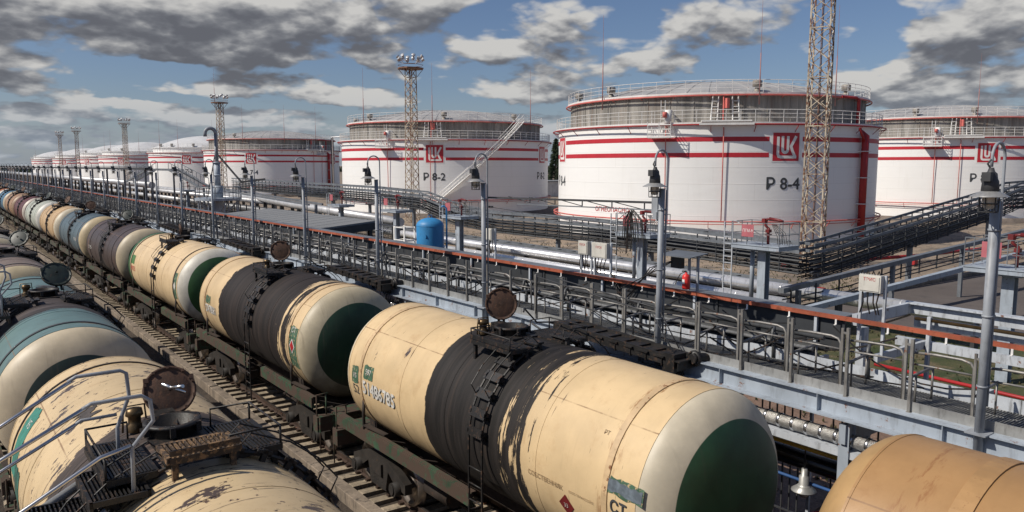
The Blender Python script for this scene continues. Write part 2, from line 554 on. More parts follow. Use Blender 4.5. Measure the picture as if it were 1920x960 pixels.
def text_part(txt, size, fmap, m, parent, name='lettering', bold=0.0, sx=1.0):
    vs, fs = glyphs(txt, size)
    mb = MB()
    offs = [(0, 0)] if not bold else [(-bold, 0, ), (bold, 0), (0, bold), (0, -bold)]
    for i, (ox, oy) in enumerate(offs):
        mb.add([fmap(a * sx + ox, b + oy, i * .0015) for a, b in vs], fs)
    return mb.build(name, m, parent)


# ------------------------------------------------------------------ tank wagons
ZC, RT, HL = 2.95, 1.5, 4.45           # tank axis height, radius, half length of the straight shell


def paint(name, base, band=None, bandcol=(.014, .0115, .0105), edge=.12, spill=0.0, spill_at=-1.6, spill_w=1.2, chips=.0, patch=.0,
          bands=(), rough=.45, seed=0.0, top=0.0, dirt=.35, scratch=.0):
    """band: (y0, y1) painted dark round the hatch; spill: dark runs down the sides beside it; bands: extra (y0, y1, colour)"""
    m, n, b = new_mat(name)
    p = obj_coord(n)
    x, y, z = n.sep(p)
    zr = n.m('SUBTRACT', z, ZC)
    ang = n.m('ARCTAN2', x, zr)
    an = n.m('MULTIPLY', ang, RT)
    ns = n.noise(n.v('ADD', p, (seed, seed, 0)), .9, 5.0, .6)
    c = n.mix(n.mr(ns, .3, .7), tuple(v * .88 for v in base), tuple(min(1, v * 1.08) for v in base))
    for (y0, y1, bc) in bands:
        c = n.mix(n.m('MULTIPLY', n.mr(y, y0 - .01, y0 + .01), n.mr(y, y1 - .01, y1 + .01, 1, 0)), c, bc)
    # rain streaks and rust running round the barrel
    st = n.noise(n.comb(n.m('MULTIPLY', an, .55), n.m('MULTIPLY', y, 7.0), seed + 2), 1.0, 6.0, .65)
    c = n.mix(n.mr(st, .56, .78, 0, .5 * dirt + .12), c, tuple(v * .5 for v in base))
    mott = n.noise(n.v('ADD', p, (seed + 4, 1, 7)), 2.3, 7.0, .68)
    c = n.mix(n.mr(mott, .52, .75, 0, .34), c, (base[0] * .62, base[1] * .5, base[2] * .40))
    # longitudinal weld with a little rust, and brown runs below it
    wl_ = n.m('ABSOLUTE', n.m('ADD', n.m('ABSOLUTE', ang), -.78))
    c = n.mix(n.m('MULTIPLY', n.mr(wl_, .004, .010, 1, 0), n.mr(mott, .35, .6, .15, .8)), c, (.20, .11, .055))
    rn2 = n.noise(n.comb(n.m('MULTIPLY', an, .45), n.m('MULTIPLY', y, 11.0), seed + 20), 1.0, 5.0, .66)
    c = n.mix(n.m('MULTIPLY', n.mr(rn2, .60, .74, 0, .55), n.mr(n.m('ABSOLUTE', ang), .5, 1.6)), c, (base[0] * .42, base[1] * .30, base[2] * .22))
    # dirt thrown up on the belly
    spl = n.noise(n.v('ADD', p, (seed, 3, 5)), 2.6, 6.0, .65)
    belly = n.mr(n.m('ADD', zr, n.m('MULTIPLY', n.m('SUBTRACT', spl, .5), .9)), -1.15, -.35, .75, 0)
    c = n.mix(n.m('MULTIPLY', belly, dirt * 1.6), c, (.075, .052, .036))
    # rust dots along the seams
    sm = n.m('ABSOLUTE', n.m('SUBTRACT', n.m('ABSOLUTE', y), 3.87))
    rn = n.noise(n.comb(n.m('MULTIPLY', an, 1.3), n.m('MULTIPLY', y, 5), seed), 1.6, 6.0, .7)
    c = n.mix(n.m('MULTIPLY', n.mr(sm, .07, .22, 1, 0), n.mr(rn, .5, .64, 0, .85)), c, (.24, .11, .045))
    if scratch:
        sc = n.noise(n.comb(n.m('MULTIPLY', an, 1.1), n.m('MULTIPLY', y, 16.0), seed + 9), 1.1, 5.0, .7)
        c = n.mix(n.mr(sc, .70 - .1 * scratch, .74 - .1 * scratch, 0, .85), c, (.075, .05, .038))
    if patch:
        pn = n.noise(n.comb(n.m('MULTIPLY', an, .9), n.m('MULTIPLY', y, 1.5), seed + 6), 1.1, 8.0, .68)
        c = n.mix(n.mr(pn, .66 - patch * .12, .675 - patch * .12), c, (.075, .055, .05))
    if chips:
        cn = n.noise(n.v('ADD', p, (seed, 0, 9)), 7.0, 6.0, .72)
        c = n.mix(n.mr(cn, .67 - .06 * chips, .69 - .06 * chips), c, (.08, .05, .04))
    if band:
        e1 = n.noise(n.comb(n.m('MULTIPLY', an, 2.2), n.m('MULTIPLY', y, 3.0), seed + 1), 1.0, 7.0, .7)
        yy = n.m('ADD', y, n.m('MULTIPLY', n.m('SUBTRACT', e1, .5), edge))
        bm = n.m('MULTIPLY', n.mr(yy, band[0] - .015, band[0] + .015), n.mr(yy, band[1] - .015, band[1] + .015, 1, 0))
        dr = n.noise(n.comb(n.m('MULTIPLY', an, .35), n.m('MULTIPLY', y, 9.0), seed + 12), 1.0, 6.0, .7)
        bt = n.mix(n.mr(st, .35, .7), tuple(v * .55 for v in bandcol), tuple(v * 1.7 for v in bandcol))
        bt = n.mix(n.mr(dr, .52, .66, 0, .75), bt, (bandcol[0] * 2.6, bandcol[1] * 2.3, bandcol[2] * 2.0))
        bt = n.mix(n.mr(dr, .42, .34, 0, .8), bt, (.008, .007, .0065))
        # flakes where the oil has come off and the paint shows
        fk = n.noise(n.comb(n.m('MULTIPLY', an, 1.6), n.m('MULTIPLY', y, 12.0), seed + 15), 1.3, 7.0, .72)
        bt = n.mix(n.mr(fk, .705, .73, 0, .8), bt, tuple(v * .8 for v in base))
        if spill:
            e2 = n.noise(n.comb(n.m('MULTIPLY', an, .5), n.m('MULTIPLY', y, 5.5), seed + 3), 1.0, 7.0, .68)
            fall = n.mr(n.m('ABSOLUTE', n.m('SUBTRACT', y, spill_at)), 0.0, spill_w, spill, 0.0)
            blot = n.noise(n.v('ADD', p, (seed + 5, 2, 2)), 1.6, 6.0, .7)
            amt = n.m('ADD', n.m('ADD', e2, n.m('MULTIPLY', fall, .5)), n.m('MULTIPLY', n.m('SUBTRACT', blot, .5), .35))
            bm = n.m('MAXIMUM', bm, n.mr(amt, .70, .735))
        if top:
            tn = n.noise(n.comb(n.m('MULTIPLY', an, .8), n.m('MULTIPLY', y, 2.2), seed + 8), 1.4, 7.0, .68)
            tm = n.mr(n.m('ADD', n.m('MULTIPLY', n.m('ABSOLUTE', ang), .22), n.m('MULTIPLY', n.m('SUBTRACT', .5, tn), 1.2)), .05 + top * .1, .07 + top * .1, 1, 0)
            bm = n.m('MAXIMUM', bm, n.m('MULTIPLY', tm, n.mr(n.m('ABSOLUTE', y), 2.4, 3.4, 1, 0)))
        c = n.mix(bm, c, bt)
        rough = n.mr(bm, 0, 1, rough, .72)
    n.put(b.inputs['Base Color'], c)
    n.put(b.inputs['Roughness'], rough)
    dent = n.noise(n.comb(n.m('MULTIPLY', an, .5), n.m('MULTIPLY', y, .6), seed), 1.0, 2.0)
    b.inputs['Specular IOR Level'].default_value = .35
    bump(n, b, n.m('ADD', dent, n.m('MULTIPLY', mott, .25)), .035, .45)
    return m


def cap_paint(name, ring, disc, r0=1.12, seed=0.0, drip=0.0):
    m, n, b = new_mat(name)
    p = obj_coord(n)
    x, y, z = n.sep(p)
    zr = n.m('SUBTRACT', z, ZC)
    r = n.m('SQRT', n.m('ADD', n.m('MULTIPLY', x, x), n.m('MULTIPLY', zr, zr)))
    ns = n.noise(n.v('ADD', p, (seed, seed, seed)), 1.2, 6.0, .62)
    c = n.mix(n.mr(ns, .3, .7), tuple(v * .72 for v in ring), ring)
    if disc:
        dc = n.mix(n.mr(ns, .35, .65), tuple(v * .6 for v in disc), disc)
        c = n.mix(n.mr(n.m('ADD', r, n.m('MULTIPLY', n.m('SUBTRACT', ns, .5), .012)), r0 - .006, r0 + .006, 1, 0), c, dc)
    st = n.noise(n.comb(n.m('MULTIPLY', x, 9.0), n.m('MULTIPLY', zr, .7), seed), 1.0, 6.0, .68)
    c = n.mix(n.mr(st, .55 - .05 * drip, .8 - .1 * drip, 0, .4 + .4 * drip), c, (.12, .09, .065))
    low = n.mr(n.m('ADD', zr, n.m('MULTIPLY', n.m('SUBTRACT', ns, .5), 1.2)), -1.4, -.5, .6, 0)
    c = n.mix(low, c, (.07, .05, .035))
    n.put(b.inputs['Base Color'], c)
    b.inputs['Roughness'].default_value = .5
    return m


def shell_mesh(m):
    mb = MB()
    ys = [-HL + 2 * HL * i / 10 for i in range(11)]
    mb.lathe([(RT, yv) for yv in ys], 72, (0, 0, ZC), 'y')
    return mb.mesh('shell', m)


def cap_mesh(sgn, m):
    mb = MB()
    D = .64
    prof = []
    for i in range(15):                                # shallow dished end with a rounded knuckle
        t = i / 14 * PI / 2
        prof.append((RT * math.cos(t) ** .8 if i < 14 else 0.0, sgn * (HL + D * math.sin(t) ** 1.12)))
    if sgn < 0: prof = prof[::-1]
    mb.lathe(prof, 72, (0, 0, ZC), 'y')
    return mb.mesh('end_cap', m)


def ring_mesh(yc, w, h, m, name='strap'):
    mb = MB()
    R0 = RT - .004
    mb.lathe([(R0, yc - w / 2), (RT + h, yc - w / 2), (RT + h, yc + w / 2), (R0, yc + w / 2)], 72, (0, 0, ZC), 'y', smooth=False)
    return mb.mesh(name, m)


def side_pt(y, a, off=.0):                             # point on the left of the barrel, a = angle above the horizontal
    return (-(RT + off) * math.cos(a), y, ZC + (RT + off) * math.sin(a))


def wheel_mesh():
    mb = MB()
    for s in (-1, 1):
        x0, x1 = s * .70, s * .83
        mb.lathe([(.06, x0 - s * .03), (.12, x0 - s * .03), (.40, x0 + s * .02), (.505, x0 - s * .03), (.505, x0), (.475, x0 + s * .02),
                  (.465, x1), (.40, x1), (.36, x0 + s * .07), (.14, x0 + s * .05), (.13, x1 + s * .04), (.0, x1 + s * .04)], 28, (0, 0, .675), 'x')
    mb.cyl((-1.02, 0, .675), (1.02, 0, .675), .085, 10)
    return mb.mesh('wheel', M['wheel'])


def side_frame_mesh(s):
    mb = MB()
    prof = [(-1.25, .62), (-1.25, .85), (-.95, .98), (-.5, 1.12), (.5, 1.12), (.95, .98), (1.25, .85), (1.25, .62), (1.0, .56), (.82, .72),
            (.48, .90), (.36, .45), (-.36, .45), (-.48, .90), (-.82, .72), (-1.0, .56)]
    tri = [(0, 1, 2, 15), (0, 15, 14), (15, 2, 3, 13), (3, 4, 10, 13), (4, 5, 8, 10), (5, 6, 7, 8), (7, 8, 9), (10, 11, 12, 13)]
    lo, hi = s * .93, s * 1.1
    vs = [(lo, a, c) for a, c in prof] + [(hi, a, c) for a, c in prof]
    nn = len(prof)
    mb.add(vs, [t[::-1] for t in tri] + [tuple(nn + i for i in t) for t in tri] + [(i, (i + 1) % nn, nn + (i + 1) % nn, nn + i) for i in range(nn)])
    for yb in (-.925, .925):
        mb.cyl((s * .9, yb, .675), (s * 1.24, yb, .675), .155, 14)
        mb.cyl((s * 1.24, yb, .675), (s * 1.27, yb, .675), .10, 10)
    mb.box((min(s * .85, s * 1.08), -.35, .40), (max(s * .85, s * 1.08), .35, .46))
    return mb.mesh('side_frame', M['bogie'])


def spring_mesh():
    mb = MB()
    pts = []
    for i in range(5 * 9 + 1):
        w = 2 * PI * i / 9
        pts.append((.085 * math.cos(w), .085 * math.sin(w), .47 + .40 * i / 45))
    mb.tube(pts, .022, 5)
    return mb.mesh('spring', M['bogie'])


ME = {}
ME['wheel'], ME['spring'] = wheel_mesh(), spring_mesh()
ME['sf'] = {s: side_frame_mesh(s) for s in (-1, 1)}
_b = MB(); _b.box((-1.15, -.24, .72), (1.15, .24, 1.0)); _b.box((-.25, -.25, 1.0), (.25, .25, 1.22)); ME['bolster'] = _b.mesh('bolster', M['bogie'])
_b = MB()
_b.prism([(0, -.16), (.55, -.13), (.62, -.22), (.78, -.24), (.86, -.05), (.74, .02), (.80, .20), (.66, .26), (.55, .13), (0, .16)], .92, 1.16, 'z')
ME['coupler'] = _b.mesh('coupler', M['bogie'])


def make_bogie(yc, parent):
    bg_ = link('bogie', ME['bolster'], parent, (0, yc, 0))
    for yb in (-.925, .925): link('wheel', ME['wheel'], bg_, (0, yb, 0))
    for s in (-1, 1):
        link('side_frame', ME['sf'][s], bg_)
        for yy in (-.2, 0.02, .22): link('spring', ME['spring'], bg_, (s * 1.01, yy, 0))
    return bg_


def ladder_mesh(s):                                    # s = -1 left, +1 right
    mb = MB()
    yl, yr = -.96, -.56
    def P(a, y, off): q = side_pt(y, a, off); return (q[0] * -s, q[1], q[2])
    angs = [math.radians(a) for a in (78, 66, 54, 42, 30, 18, 6, -4)]
    for yy in (yl, yr):
        pts = [P(a, yy, .09) for a in angs]
        x = pts[-1][0]
        pts += [(x, yy, 2.4), (x, yy, 1.62), (x, yy, .75)]
        mb.tube(pts, .022, 5)
        hp = [P(math.radians(a), yy, .30) for a in (74, 58, 44, 32)]
        mb.tube([P(angs[0], yy, .1)] + hp + [P(math.radians(28), yy, .1)], .011, 5)
    for a in angs[:-1]:
        q, r_ = P(a, yl - .03, .11), P(a, yr + .03, .11)
        c = P(a, 0, .2)
        mb.bar(q, r_, .17, .035, up=(Vector(c) - Vector((0, 0, ZC))).normalized())
        mb.bar(P(a, yl, 0), P(a, yl, .14), .06)
        mb.bar(P(a, yr, 0), P(a, yr, .14), .06)
    z = 2.45
    x = P(angs[-1], yl, .09)[0]
    while z > .7:
        mb.cyl((x, yl, z), (x, yr, z), .016, 6)
        z -= .3
    for yy in (yl, yr): mb.bar((x, yy, 1.62), (-s * -1.35, yy, 1.62), .04)
    return mb.mesh('ladder', M['black'])


def platform_mesh(x0, x1, y0, y1, zt, rails, slat='y'):
    mb = MB()
    z0 = zt - .05
    for a, b_ in (((x0, y0), (x1, y0)), ((x1, y0), (x1, y1)), ((x1, y1), (x0, y1)), ((x0, y1), (x0, y0))):
        mb.bar((*a, zt - .03), (*b_, zt - .03), .05, .07)
    nx = 14
    for i in range(1, nx):
        xx = x0 + (x1 - x0) * i / nx
        mb.bar((xx, y0, zt), (xx, y1, zt), .022, .03)
    mb.box((x0 + .02, y0 + .02, zt - .04), (x1 - .02, y1 - .02, zt - .025))
    for xx in (x0 + .06, x1 - .06):                    # legs down to the barrel
        for yy in (y0 + .06, y1 - .06):
            zb = ZC + math.sqrt(max(.05, RT * RT - xx * xx)) - .02
            mb.bar((xx, yy, zb), (xx, yy, zt - .02), .06)
    return mb, zt


def rail_on(mb, pts, zt, h=.30, r=.014):
    top = [(a, b_, zt + h) for a, b_ in pts]
    mb.tube([(pts[0][0], pts[0][1], zt)] + top + [(pts[-1][0], pts[-1][1], zt)], r, 6)
    for a, b_ in pts[1:-1]: mb.tube([(a, b_, zt), (a, b_, zt + h)], r, 6)


def common_meshes():
    mb, zt = platform_mesh(-.98, -.5, -.95, .25, 4.48, None)
    rail_on(mb, [(-.55, .25), (-.98, .25), (-.98, -.95)], 4.44, .25)
    mb.bar((-.98, .25, 4.54), (-.98, -.95, 4.54), .02, .08)
    ME['plat_l'] = mb.mesh('platform', M['black'])
    mb, zt = platform_mesh(.26, .86, -.9, .2, 4.46, None)
    rail_on(mb, [(.28, -.9), (.86, -.9), (.86, .2), (.38, .2)], 4.44, .24)
    ME['plat_r'] = mb.mesh('platform', M['black'])
    mb = MB()
    mb.lathe([(.29, 4.36), (.29, 4.58), (.33, 4.58), (.33, 4.62), (.25, 4.62), (.24, 4.40), (0, 4.40)], 28, (-.05, .25, 0))
    for i in range(6):
        w = 2 * PI * i / 6 + .3
        mb.cbox((-.05 + .33 * math.cos(w), .25 + .33 * math.sin(w), 4.56), (.06, .06, .12))
    mb.box((-.17, .55, 4.44), (.07, .76, 4.62))
    mb.box((-.35, -.2, 4.43), (.25, .9, 4.47))
    ME['hatch'] = mb.mesh('hatch', M['black'])
    mb = MB()                                          # lid, local origin at its hinge, disc facing -y, standing up
    mb.lathe([(0, -.03), (.14, -.026), (.25, -.012), (.285, -.004), (.288, -.02), (.32, -.02), (.32, .035), (0, .035)], 36, (0, .02, .36), 'y')
    for i in range(10): mb.cbox((.30 * math.cos(.3 + i * .628), -.006, .36 + .30 * math.sin(.3 + i * .628)), (.035, .03, .035))
    mb.bar((-.05, .07, -.06), (-.05, .07, .42), .05, .03); mb.bar((.05, .07, -.06), (.05, .07, .42), .05, .03)
    mb.cyl((0, -.07, .36), (0, -.13, .36), .03, 8)
    for w in (.5, 2.6): mb.cbox((.31 * math.cos(w), .02, .36 + .31 * math.sin(w)), (.06, .05, .06))
    ME['lid'] = mb.mesh('lid', M['rustlid'])
    mb = MB()
    mb.cyl((-.02, -.12, .36), (.1, -.45, .28), .022, 8); mb.cyl((-.1, -.14, .42), (.16, -.16, .26), .022, 8)
    ME['lid_handle'] = mb.mesh('handle', M['chrome'])
    mb = MB()
    mb.lathe([(.10, 4.42), (.10, 4.50), (.075, 4.52), (.075, 4.60), (.105, 4.62), (.09, 4.70), (.0, 4.72)], 16, (-.38, .72, 0))
    mb.tube([(-.52, .72, 4.42), (-.50, .72, 4.74), (-.26, .72, 4.74), (-.24, .72, 4.42)], .013, 6)
    ME['valve'] = mb.mesh('safety_valve', M['brass'])
    ME['ladder'] = {s: ladder_mesh(s) for s in (-1, 1)}
    mb = MB()
    mb.box((-.26, -5.35, 1.06), (.26, 5.35, 1.36))
    for yy in (-3.9, 3.9):
        mb.box((-1.1, yy - .22, 1.3), (1.1, yy + .22, 1.42))
        mb.prism([(-1.15, 1.42), (1.15, 1.42), (1.2, 2.0), (1.0, 1.80), (.55, 1.56), (0, 1.48), (-.55, 1.56), (-1.0, 1.80), (-1.2, 2.0)], yy - .16, yy + .16, 'y')
    mb.cyl((-.75, 1.2, 1.0), (-.75, 2.1, 1.0), .22, 14); mb.cyl((.4, -1.4, .95), (.4, -.6, .95), .16, 12)
    mb.cyl((0, -.2, 1.46), (0, -.2, .75), .18, 12)     # bottom outlet
    mb.bar((-1.2, .3, .8), (1.2, .3, .8), .05); mb.bar((-.5, -3, .72), (-.5, 3, .72), .05)
    ME['sill'] = mb.mesh('center_sill', M['under'])
    for s in (-1, 1):
        mb = MB()
        for (ya, yb) in ((-5.25, -1.5), (-.4, 5.25)):
            x = s * 1.43
            mb.box((x - .035, ya, 1.58), (x + .035, yb, 1.84)); mb.box((min(x, x - s * .1), ya, 1.835), (max(x, x - s * .1), yb, 1.86)); mb.box((min(x, x - s * .1), ya, 1.56), (max(x, x - s * .1), yb, 1.585))
        ME['ssill', s] = mb.mesh('side_sill', M['green'])
        mb = MB()
        for yy in (-5.0, -4.3, -2.6, 2.0, 3.4, 4.6): mb.bar((s * .25, yy, 1.3), (s * 1.40, yy, 1.72), .09, .07)
        ME['outr', s] = mb.mesh('outrigger', M['under'])
        mb = MB()
        y = s * 5.42
        mb.box((-1.45, y - .13, 1.02), (1.45, y + .13, 1.40)); mb.box((-1.0, y - .3, 1.405), (.3, y + .3, 1.44))
        mb.tube([(-1.4, y, 1.0), (-1.4, y, 1.95), (-1.1, y, 1.95)], .02, 6); mb.tube([(-1.4, y + .18 * s, .5), (-1.4, y + .18 * s, 1.4)], .016, 6)
        mb.tube([(-1.15, y, 1.4), (-1.15, y, 1.95)], .02, 6)
        ME['beam', s] = mb.mesh('end_beam', M['green'])
    for s in (-1, 1):
        mb = MB()                                        # strap end tightened down to the frame
        mb.tube([(s * 1.42, 0, 2.5), (s * 1.44, 0, 2.2), (s * 1.42, 0, 1.6)], .035, 6); mb.bar((s * 1.43, -.05, 1.95), (s * 1.30, -.8, 1.9), .12, .03)
        ME['tie', s] = mb.mesh('strap_tie', M['under'])


common_meshes()


def make_wagon(name_label, X, Y, shellmat, capmat, capfar=None, strapmat=None, group='', lid=True, lid_scale=1.0, lid_rz=-.55, lid_tilt=-.10,
               lid_x=.05, bogies=True, ladder_left=True, seams=(-2.3, 2.1, 0.4), strap_w=.11, straps=(-3.87, 3.87), detail=True, lidmat=None):
    t = thing('tank_wagon', name_label, 'tank wagon', (X, Y, 0), group)
    link('shell', shell_mesh(shellmat), t)
    link('end_cap', cap_mesh(-1, capmat), t)
    link('end_cap', cap_mesh(1, capfar or capmat), t)
    for yy in straps: link('strap', ring_mesh(yy, strap_w, .018, strapmat or shellmat), t)
    for yy in (-HL, HL) + tuple(seams): link('weld_seam', ring_mesh(yy, .03, .006, shellmat, 'weld_seam'), t)
    link('platform', ME['plat_l'], t)
    link('platform', ME['plat_r'], t)
    h = link('hatch', ME['hatch'], t)
    if lid:
        l = link('lid', ME['lid'], h, (lid_x, .70, 4.60), (lid_tilt, 0, lid_rz))
        l.scale = (lid_scale,) * 3
        if lidmat:
            l.material_slots[0].link = 'OBJECT'; l.material_slots[0].material = lidmat
    link('safety_valve', ME['valve'], t)
    link('ladder', ME['ladder'][-1], t)
    link('ladder', ME['ladder'][1], t)
    link('center_sill', ME['sill'], t)
    for s in (-1, 1):
        link('side_sill', ME['ssill', s], t)
        link('end_beam', ME['beam', s], t)
        if detail:
            link('outrigger', ME['outr', s], t)
            for yy in straps: link('strap_tie', ME['tie', s], t, (0, yy, 0))
    link('coupler', ME['coupler'], t, (0, 5.3, 0), (0, 0, PI / 2))
    link('coupler', ME['coupler'], t, (0, -5.3, 0), (0, 0, -PI / 2))
    if bogies:
        for yy in (-3.9, 3.9): make_bogie(yy, t)
    return t


def wagon_text(t, txt, y, a_deg, size, m, sx=1.0, off=.012, bold=0.0, rot=0.0):
    cr, sr = math.cos(rot), math.sin(rot)
    def f(u, v, e):
        u, v = u * cr - v * sr, u * sr + v * cr
        return side_pt(y - u, math.radians(a_deg) + v / RT, off + e)
    return text_part(txt, size, f, m, t, bold=bold, sx=sx)


def wagon_plate(t, y, a_deg, w, h, m, off=.008, name='plate', rag=0.0, diamond=False):
    mb = MB()
    a0 = math.radians(a_deg)
    if diamond:
        N = 6
        vs = [side_pt(y + (i - j) / N * w / 2, a0 + ((i + j) / N - 1) * h / 2 / RT, off) for i in range(N + 1) for j in range(N + 1)]
        mb.add(vs, [(i * (N + 1) + j, i * (N + 1) + j + 1, (i + 1) * (N + 1) + j + 1, (i + 1) * (N + 1) + j) for i in range(N) for j in range(N)])
    else:
        nx, ny = 10, 4
        vs = []
        for i in range(nx + 1):
            for j in range(ny + 1):
                rr = random.uniform(-rag, rag) if j in (0, ny) else 0
                vs.append(side_pt(y + w / 2 - w * i / nx, a0 + (h * (j / ny - .5) + rr) / RT, off))
        mb.add(vs, [(i * (ny + 1) + j, (i + 1) * (ny + 1) + j, (i + 1) * (ny + 1) + j + 1, i * (ny + 1) + j + 1) for i in range(nx) for j in range(ny)])
    return mb.build(name, m, t)


CREAM, CREAM2 = (.60, .445, .255), (.58, .43, .25)
WH, CR = (.60, .53, .40), (.55, .46, .32)
GR, GRD = (.03, .10, .04), (.016, .055, .027)
GT = 'tank wagons of the long train beside the loading rack'
GL = 'tank wagons of the train on the left track'
RX, RY, PITCHW = 8.83, 11.44, 12.02
M['lidgreen'] = mat('oily_green_lid', (.02, .03, .026), .5, 0, .5, 4, rust=.3, world=False)
strapc = mat('strap_paint', (.52, .37, .21), .5, 0, .2, 2.5, rust=.45, rustcol=(.2, .09, .04), world=False)
straporange = mat('strap_tan', (.36, .21, .09), .5, 0, .15, 2.5, rust=.2, world=False)

# the right-hand train, nearest first
w = make_wagon('plain orange tan tank wagon cut off by the corner, nearest the bridge', RX, RY - PITCHW + .35,
               paint('paint_tan', (.345, .20, .088), seed=3.1, dirt=.12, band=(-.9, .9)), cap_paint('cap_tan', (.42, .26, .11), None), strapmat=straporange, group=GT,
               straps=(-3.4, 3.4), strap_w=.2, seams=(-2, 2.2, 0.4))
w.scale = (1.02, 1.0, 1.02)
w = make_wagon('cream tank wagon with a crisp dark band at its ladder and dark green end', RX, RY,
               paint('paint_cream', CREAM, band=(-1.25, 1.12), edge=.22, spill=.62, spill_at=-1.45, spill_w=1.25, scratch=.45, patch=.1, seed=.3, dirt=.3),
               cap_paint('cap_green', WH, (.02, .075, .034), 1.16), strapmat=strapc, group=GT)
wagon_text(w, '51486785', 3.02, -4, .40, M['inkworn'], .92, bold=.012)
wagon_text(w, '51486785', 3.00, -4.6, .40, M['ink'], .92, off=.006, bold=.006)
wagon_text(w, '52', 4.1, -9, .30, M['ink'])
wagon_plate(w, 4.12, 4, .30, .38, M['signgreen'], name='plate', rag=.02)
wagon_text(w, 'УБ', 4.12, 3, .14, M['inkworn'], off=.014)
wagon_plate(w, 3.5, 10, .42, .30, M['signgreen'], name='plate', rag=.02)
wagon_text(w, '597', 3.5, 10, .17, M['inkworn'], off=.014)
wagon_text(w, 'СОБСТВЕННИК', -2.55, -4, .11, M['inkgrey'], 1.0)
wagon_text(w, 'ООО ТРАНСОЙЛ', -3.38, -4, .055, M['inkgrey'], 1.2)
wagon_plate(w, -3.02, -14, .34, .36, M['dullred'], name='hazard_diamond', diamond=True)
wagon_text(w, '33', -3.02, -14, .10, M['inkworn'], off=.016)
wagon_plate(w, -4.22, 11, .74, .24, M['signgreen'], off=.006, name='plate', rag=.02)
wagon_plate(w, -4.22, 11, .70, .15, mat('worn_grey_paint', (.13, .16, .19), .6, 0, .4, 7), off=.012, name='plate', rag=.02)
wagon_text(w, 'СТ', -4.15, 0, .24, M['ink'], bold=.006)
wagon_text(w, 'РТ', -3.62, 36, .09, M['inkgrey'])


def cap_text(t, lines, size, m):                       # lettering on the near dished end
    for i, s in enumerate(lines):
        def f(u, v, e, i=i):
            xx, zz = .38 + u, -.42 + v - i * size * 1.35
            rr = min(RT, math.hypot(xx, zz))
            # depth of the dished end at this radius
            tt = math.acos(max(0, min(1, (rr / RT) ** 1.25)))
            return (xx, -(HL + .64 * math.sin(tt) ** 1.12) - .012 - e, ZC + zz)
        text_part(s, size, f, m, t)


fade = mat('faint_green_lettering', (.10, .13, .11), .6, 0, .3, 5.0)
cap_text(w, ['ПРИПИСАН', 'СТ. ЛУЖСКАЯ', 'ОКТ. Ж.Д.', 'СРОЧНЫЙ ВОЗВРАТ', 'СТ. ЛУЖСКАЯ', 'ОКТ.'], .115, fade)

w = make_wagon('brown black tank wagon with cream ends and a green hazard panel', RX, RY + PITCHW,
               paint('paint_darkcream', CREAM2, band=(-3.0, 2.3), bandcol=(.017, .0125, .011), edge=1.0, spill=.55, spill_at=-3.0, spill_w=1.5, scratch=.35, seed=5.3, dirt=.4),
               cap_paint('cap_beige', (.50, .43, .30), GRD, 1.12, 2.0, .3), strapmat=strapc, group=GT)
wagon_plate(w, 3.45, 8, .5, .26, M['signgreen'], rag=.02)
wagon_text(w, '57478061', 3.15, -4, .36, M['inkworn'], .8, bold=.012)
wagon_plate(w, -4.15, 0, .55, 1.1, M['signgreen'], rag=.03)
wagon_plate(w, -4.15, 1, .34, .40, M['white'], off=.014, name='hazard_diamond', diamond=True)
wagon_plate(w, -4.15, 1, .26, .32, M['red'], off=.02, name='hazard_diamond', diamond=True)
wagon_text(w, 'СТ', -4.15, 17, .2, M['inkworn'])

w = make_wagon('clean cream tank wagon with fine dark hoops, an upright folded hatch and grass green ends', RX, RY + 2 * PITCHW,
               paint('paint_cream_clean', (.62, .465, .28), seed=8.1, dirt=.35, scratch=.1, bands=((4.1, 5.0, GR),)),
               cap_paint('cap_grassgreen', (.68, .64, .55), (.035, .11, .03), 1.2, 4.0), cap_paint('cap_grass2', (.035, .11, .03), None), strapmat=M['under'], group=GT,
               lid=True, lid_rz=1.5, lid_scale=.75, seams=(-2.0, 2.4, -.6, .7))
wagon_plate(w, 3.55, 16, .7, .40, mat('light_green_plate', (.08, .20, .06), .5), rag=.01)
wagon_text(w, '57480235', 3.45, 0, .30, M['inkred'], .8)
wagon_plate(w, -4.1, 4, .4, 1.0, M['signgreen'], rag=.03)
wagon_plate(w, -4.1, 4, .3, .34, M['inkworn'], off=.014, name='hazard_diamond', diamond=True)

rest = [
    ('plum brown tank wagon with a broad cream end ring', (.065, .047, .042), CR, GRD, 1.0, None, None),
    ('slate blue tank wagon with a beige end ring', (.085, .118, .135), (.55, .44, .27), None, 1.15, None, None),
    ('tan tank wagon with a white ring and dark green end', (.50, .345, .19), WH, (.03, .085, .04), 1.15, None, None),
    ('pale grey green tank wagon with a white end', (.42, .44, .38), (.66, .64, .58), None, 1.2, None, None),
    ('maroon tank wagon with a thin white end ring', (.12, .045, .042), (.62, .55, .47), (.10, .05, .045), 1.3, None, None),
    ('dark tan tank wagon behind the maroon one', (.34, .21, .125), (.36, .24, .15), None, 1.2, (-1.0, 1.0), None),
    ('bright blue tank wagon with a cream end', (.08, .17, .25), (.58, .48, .34), (.10, .06, .04), 1.05, None, None),
    ('small orange red tank wagon far down the train', (.38, .13, .045), (.60, .56, .5), None, 1.2, None, None),
    ('grey brown tank wagon, farthest one in view of its train', (.16, .13, .11), (.5, .44, .36), GRD, 1.2, None, None)]
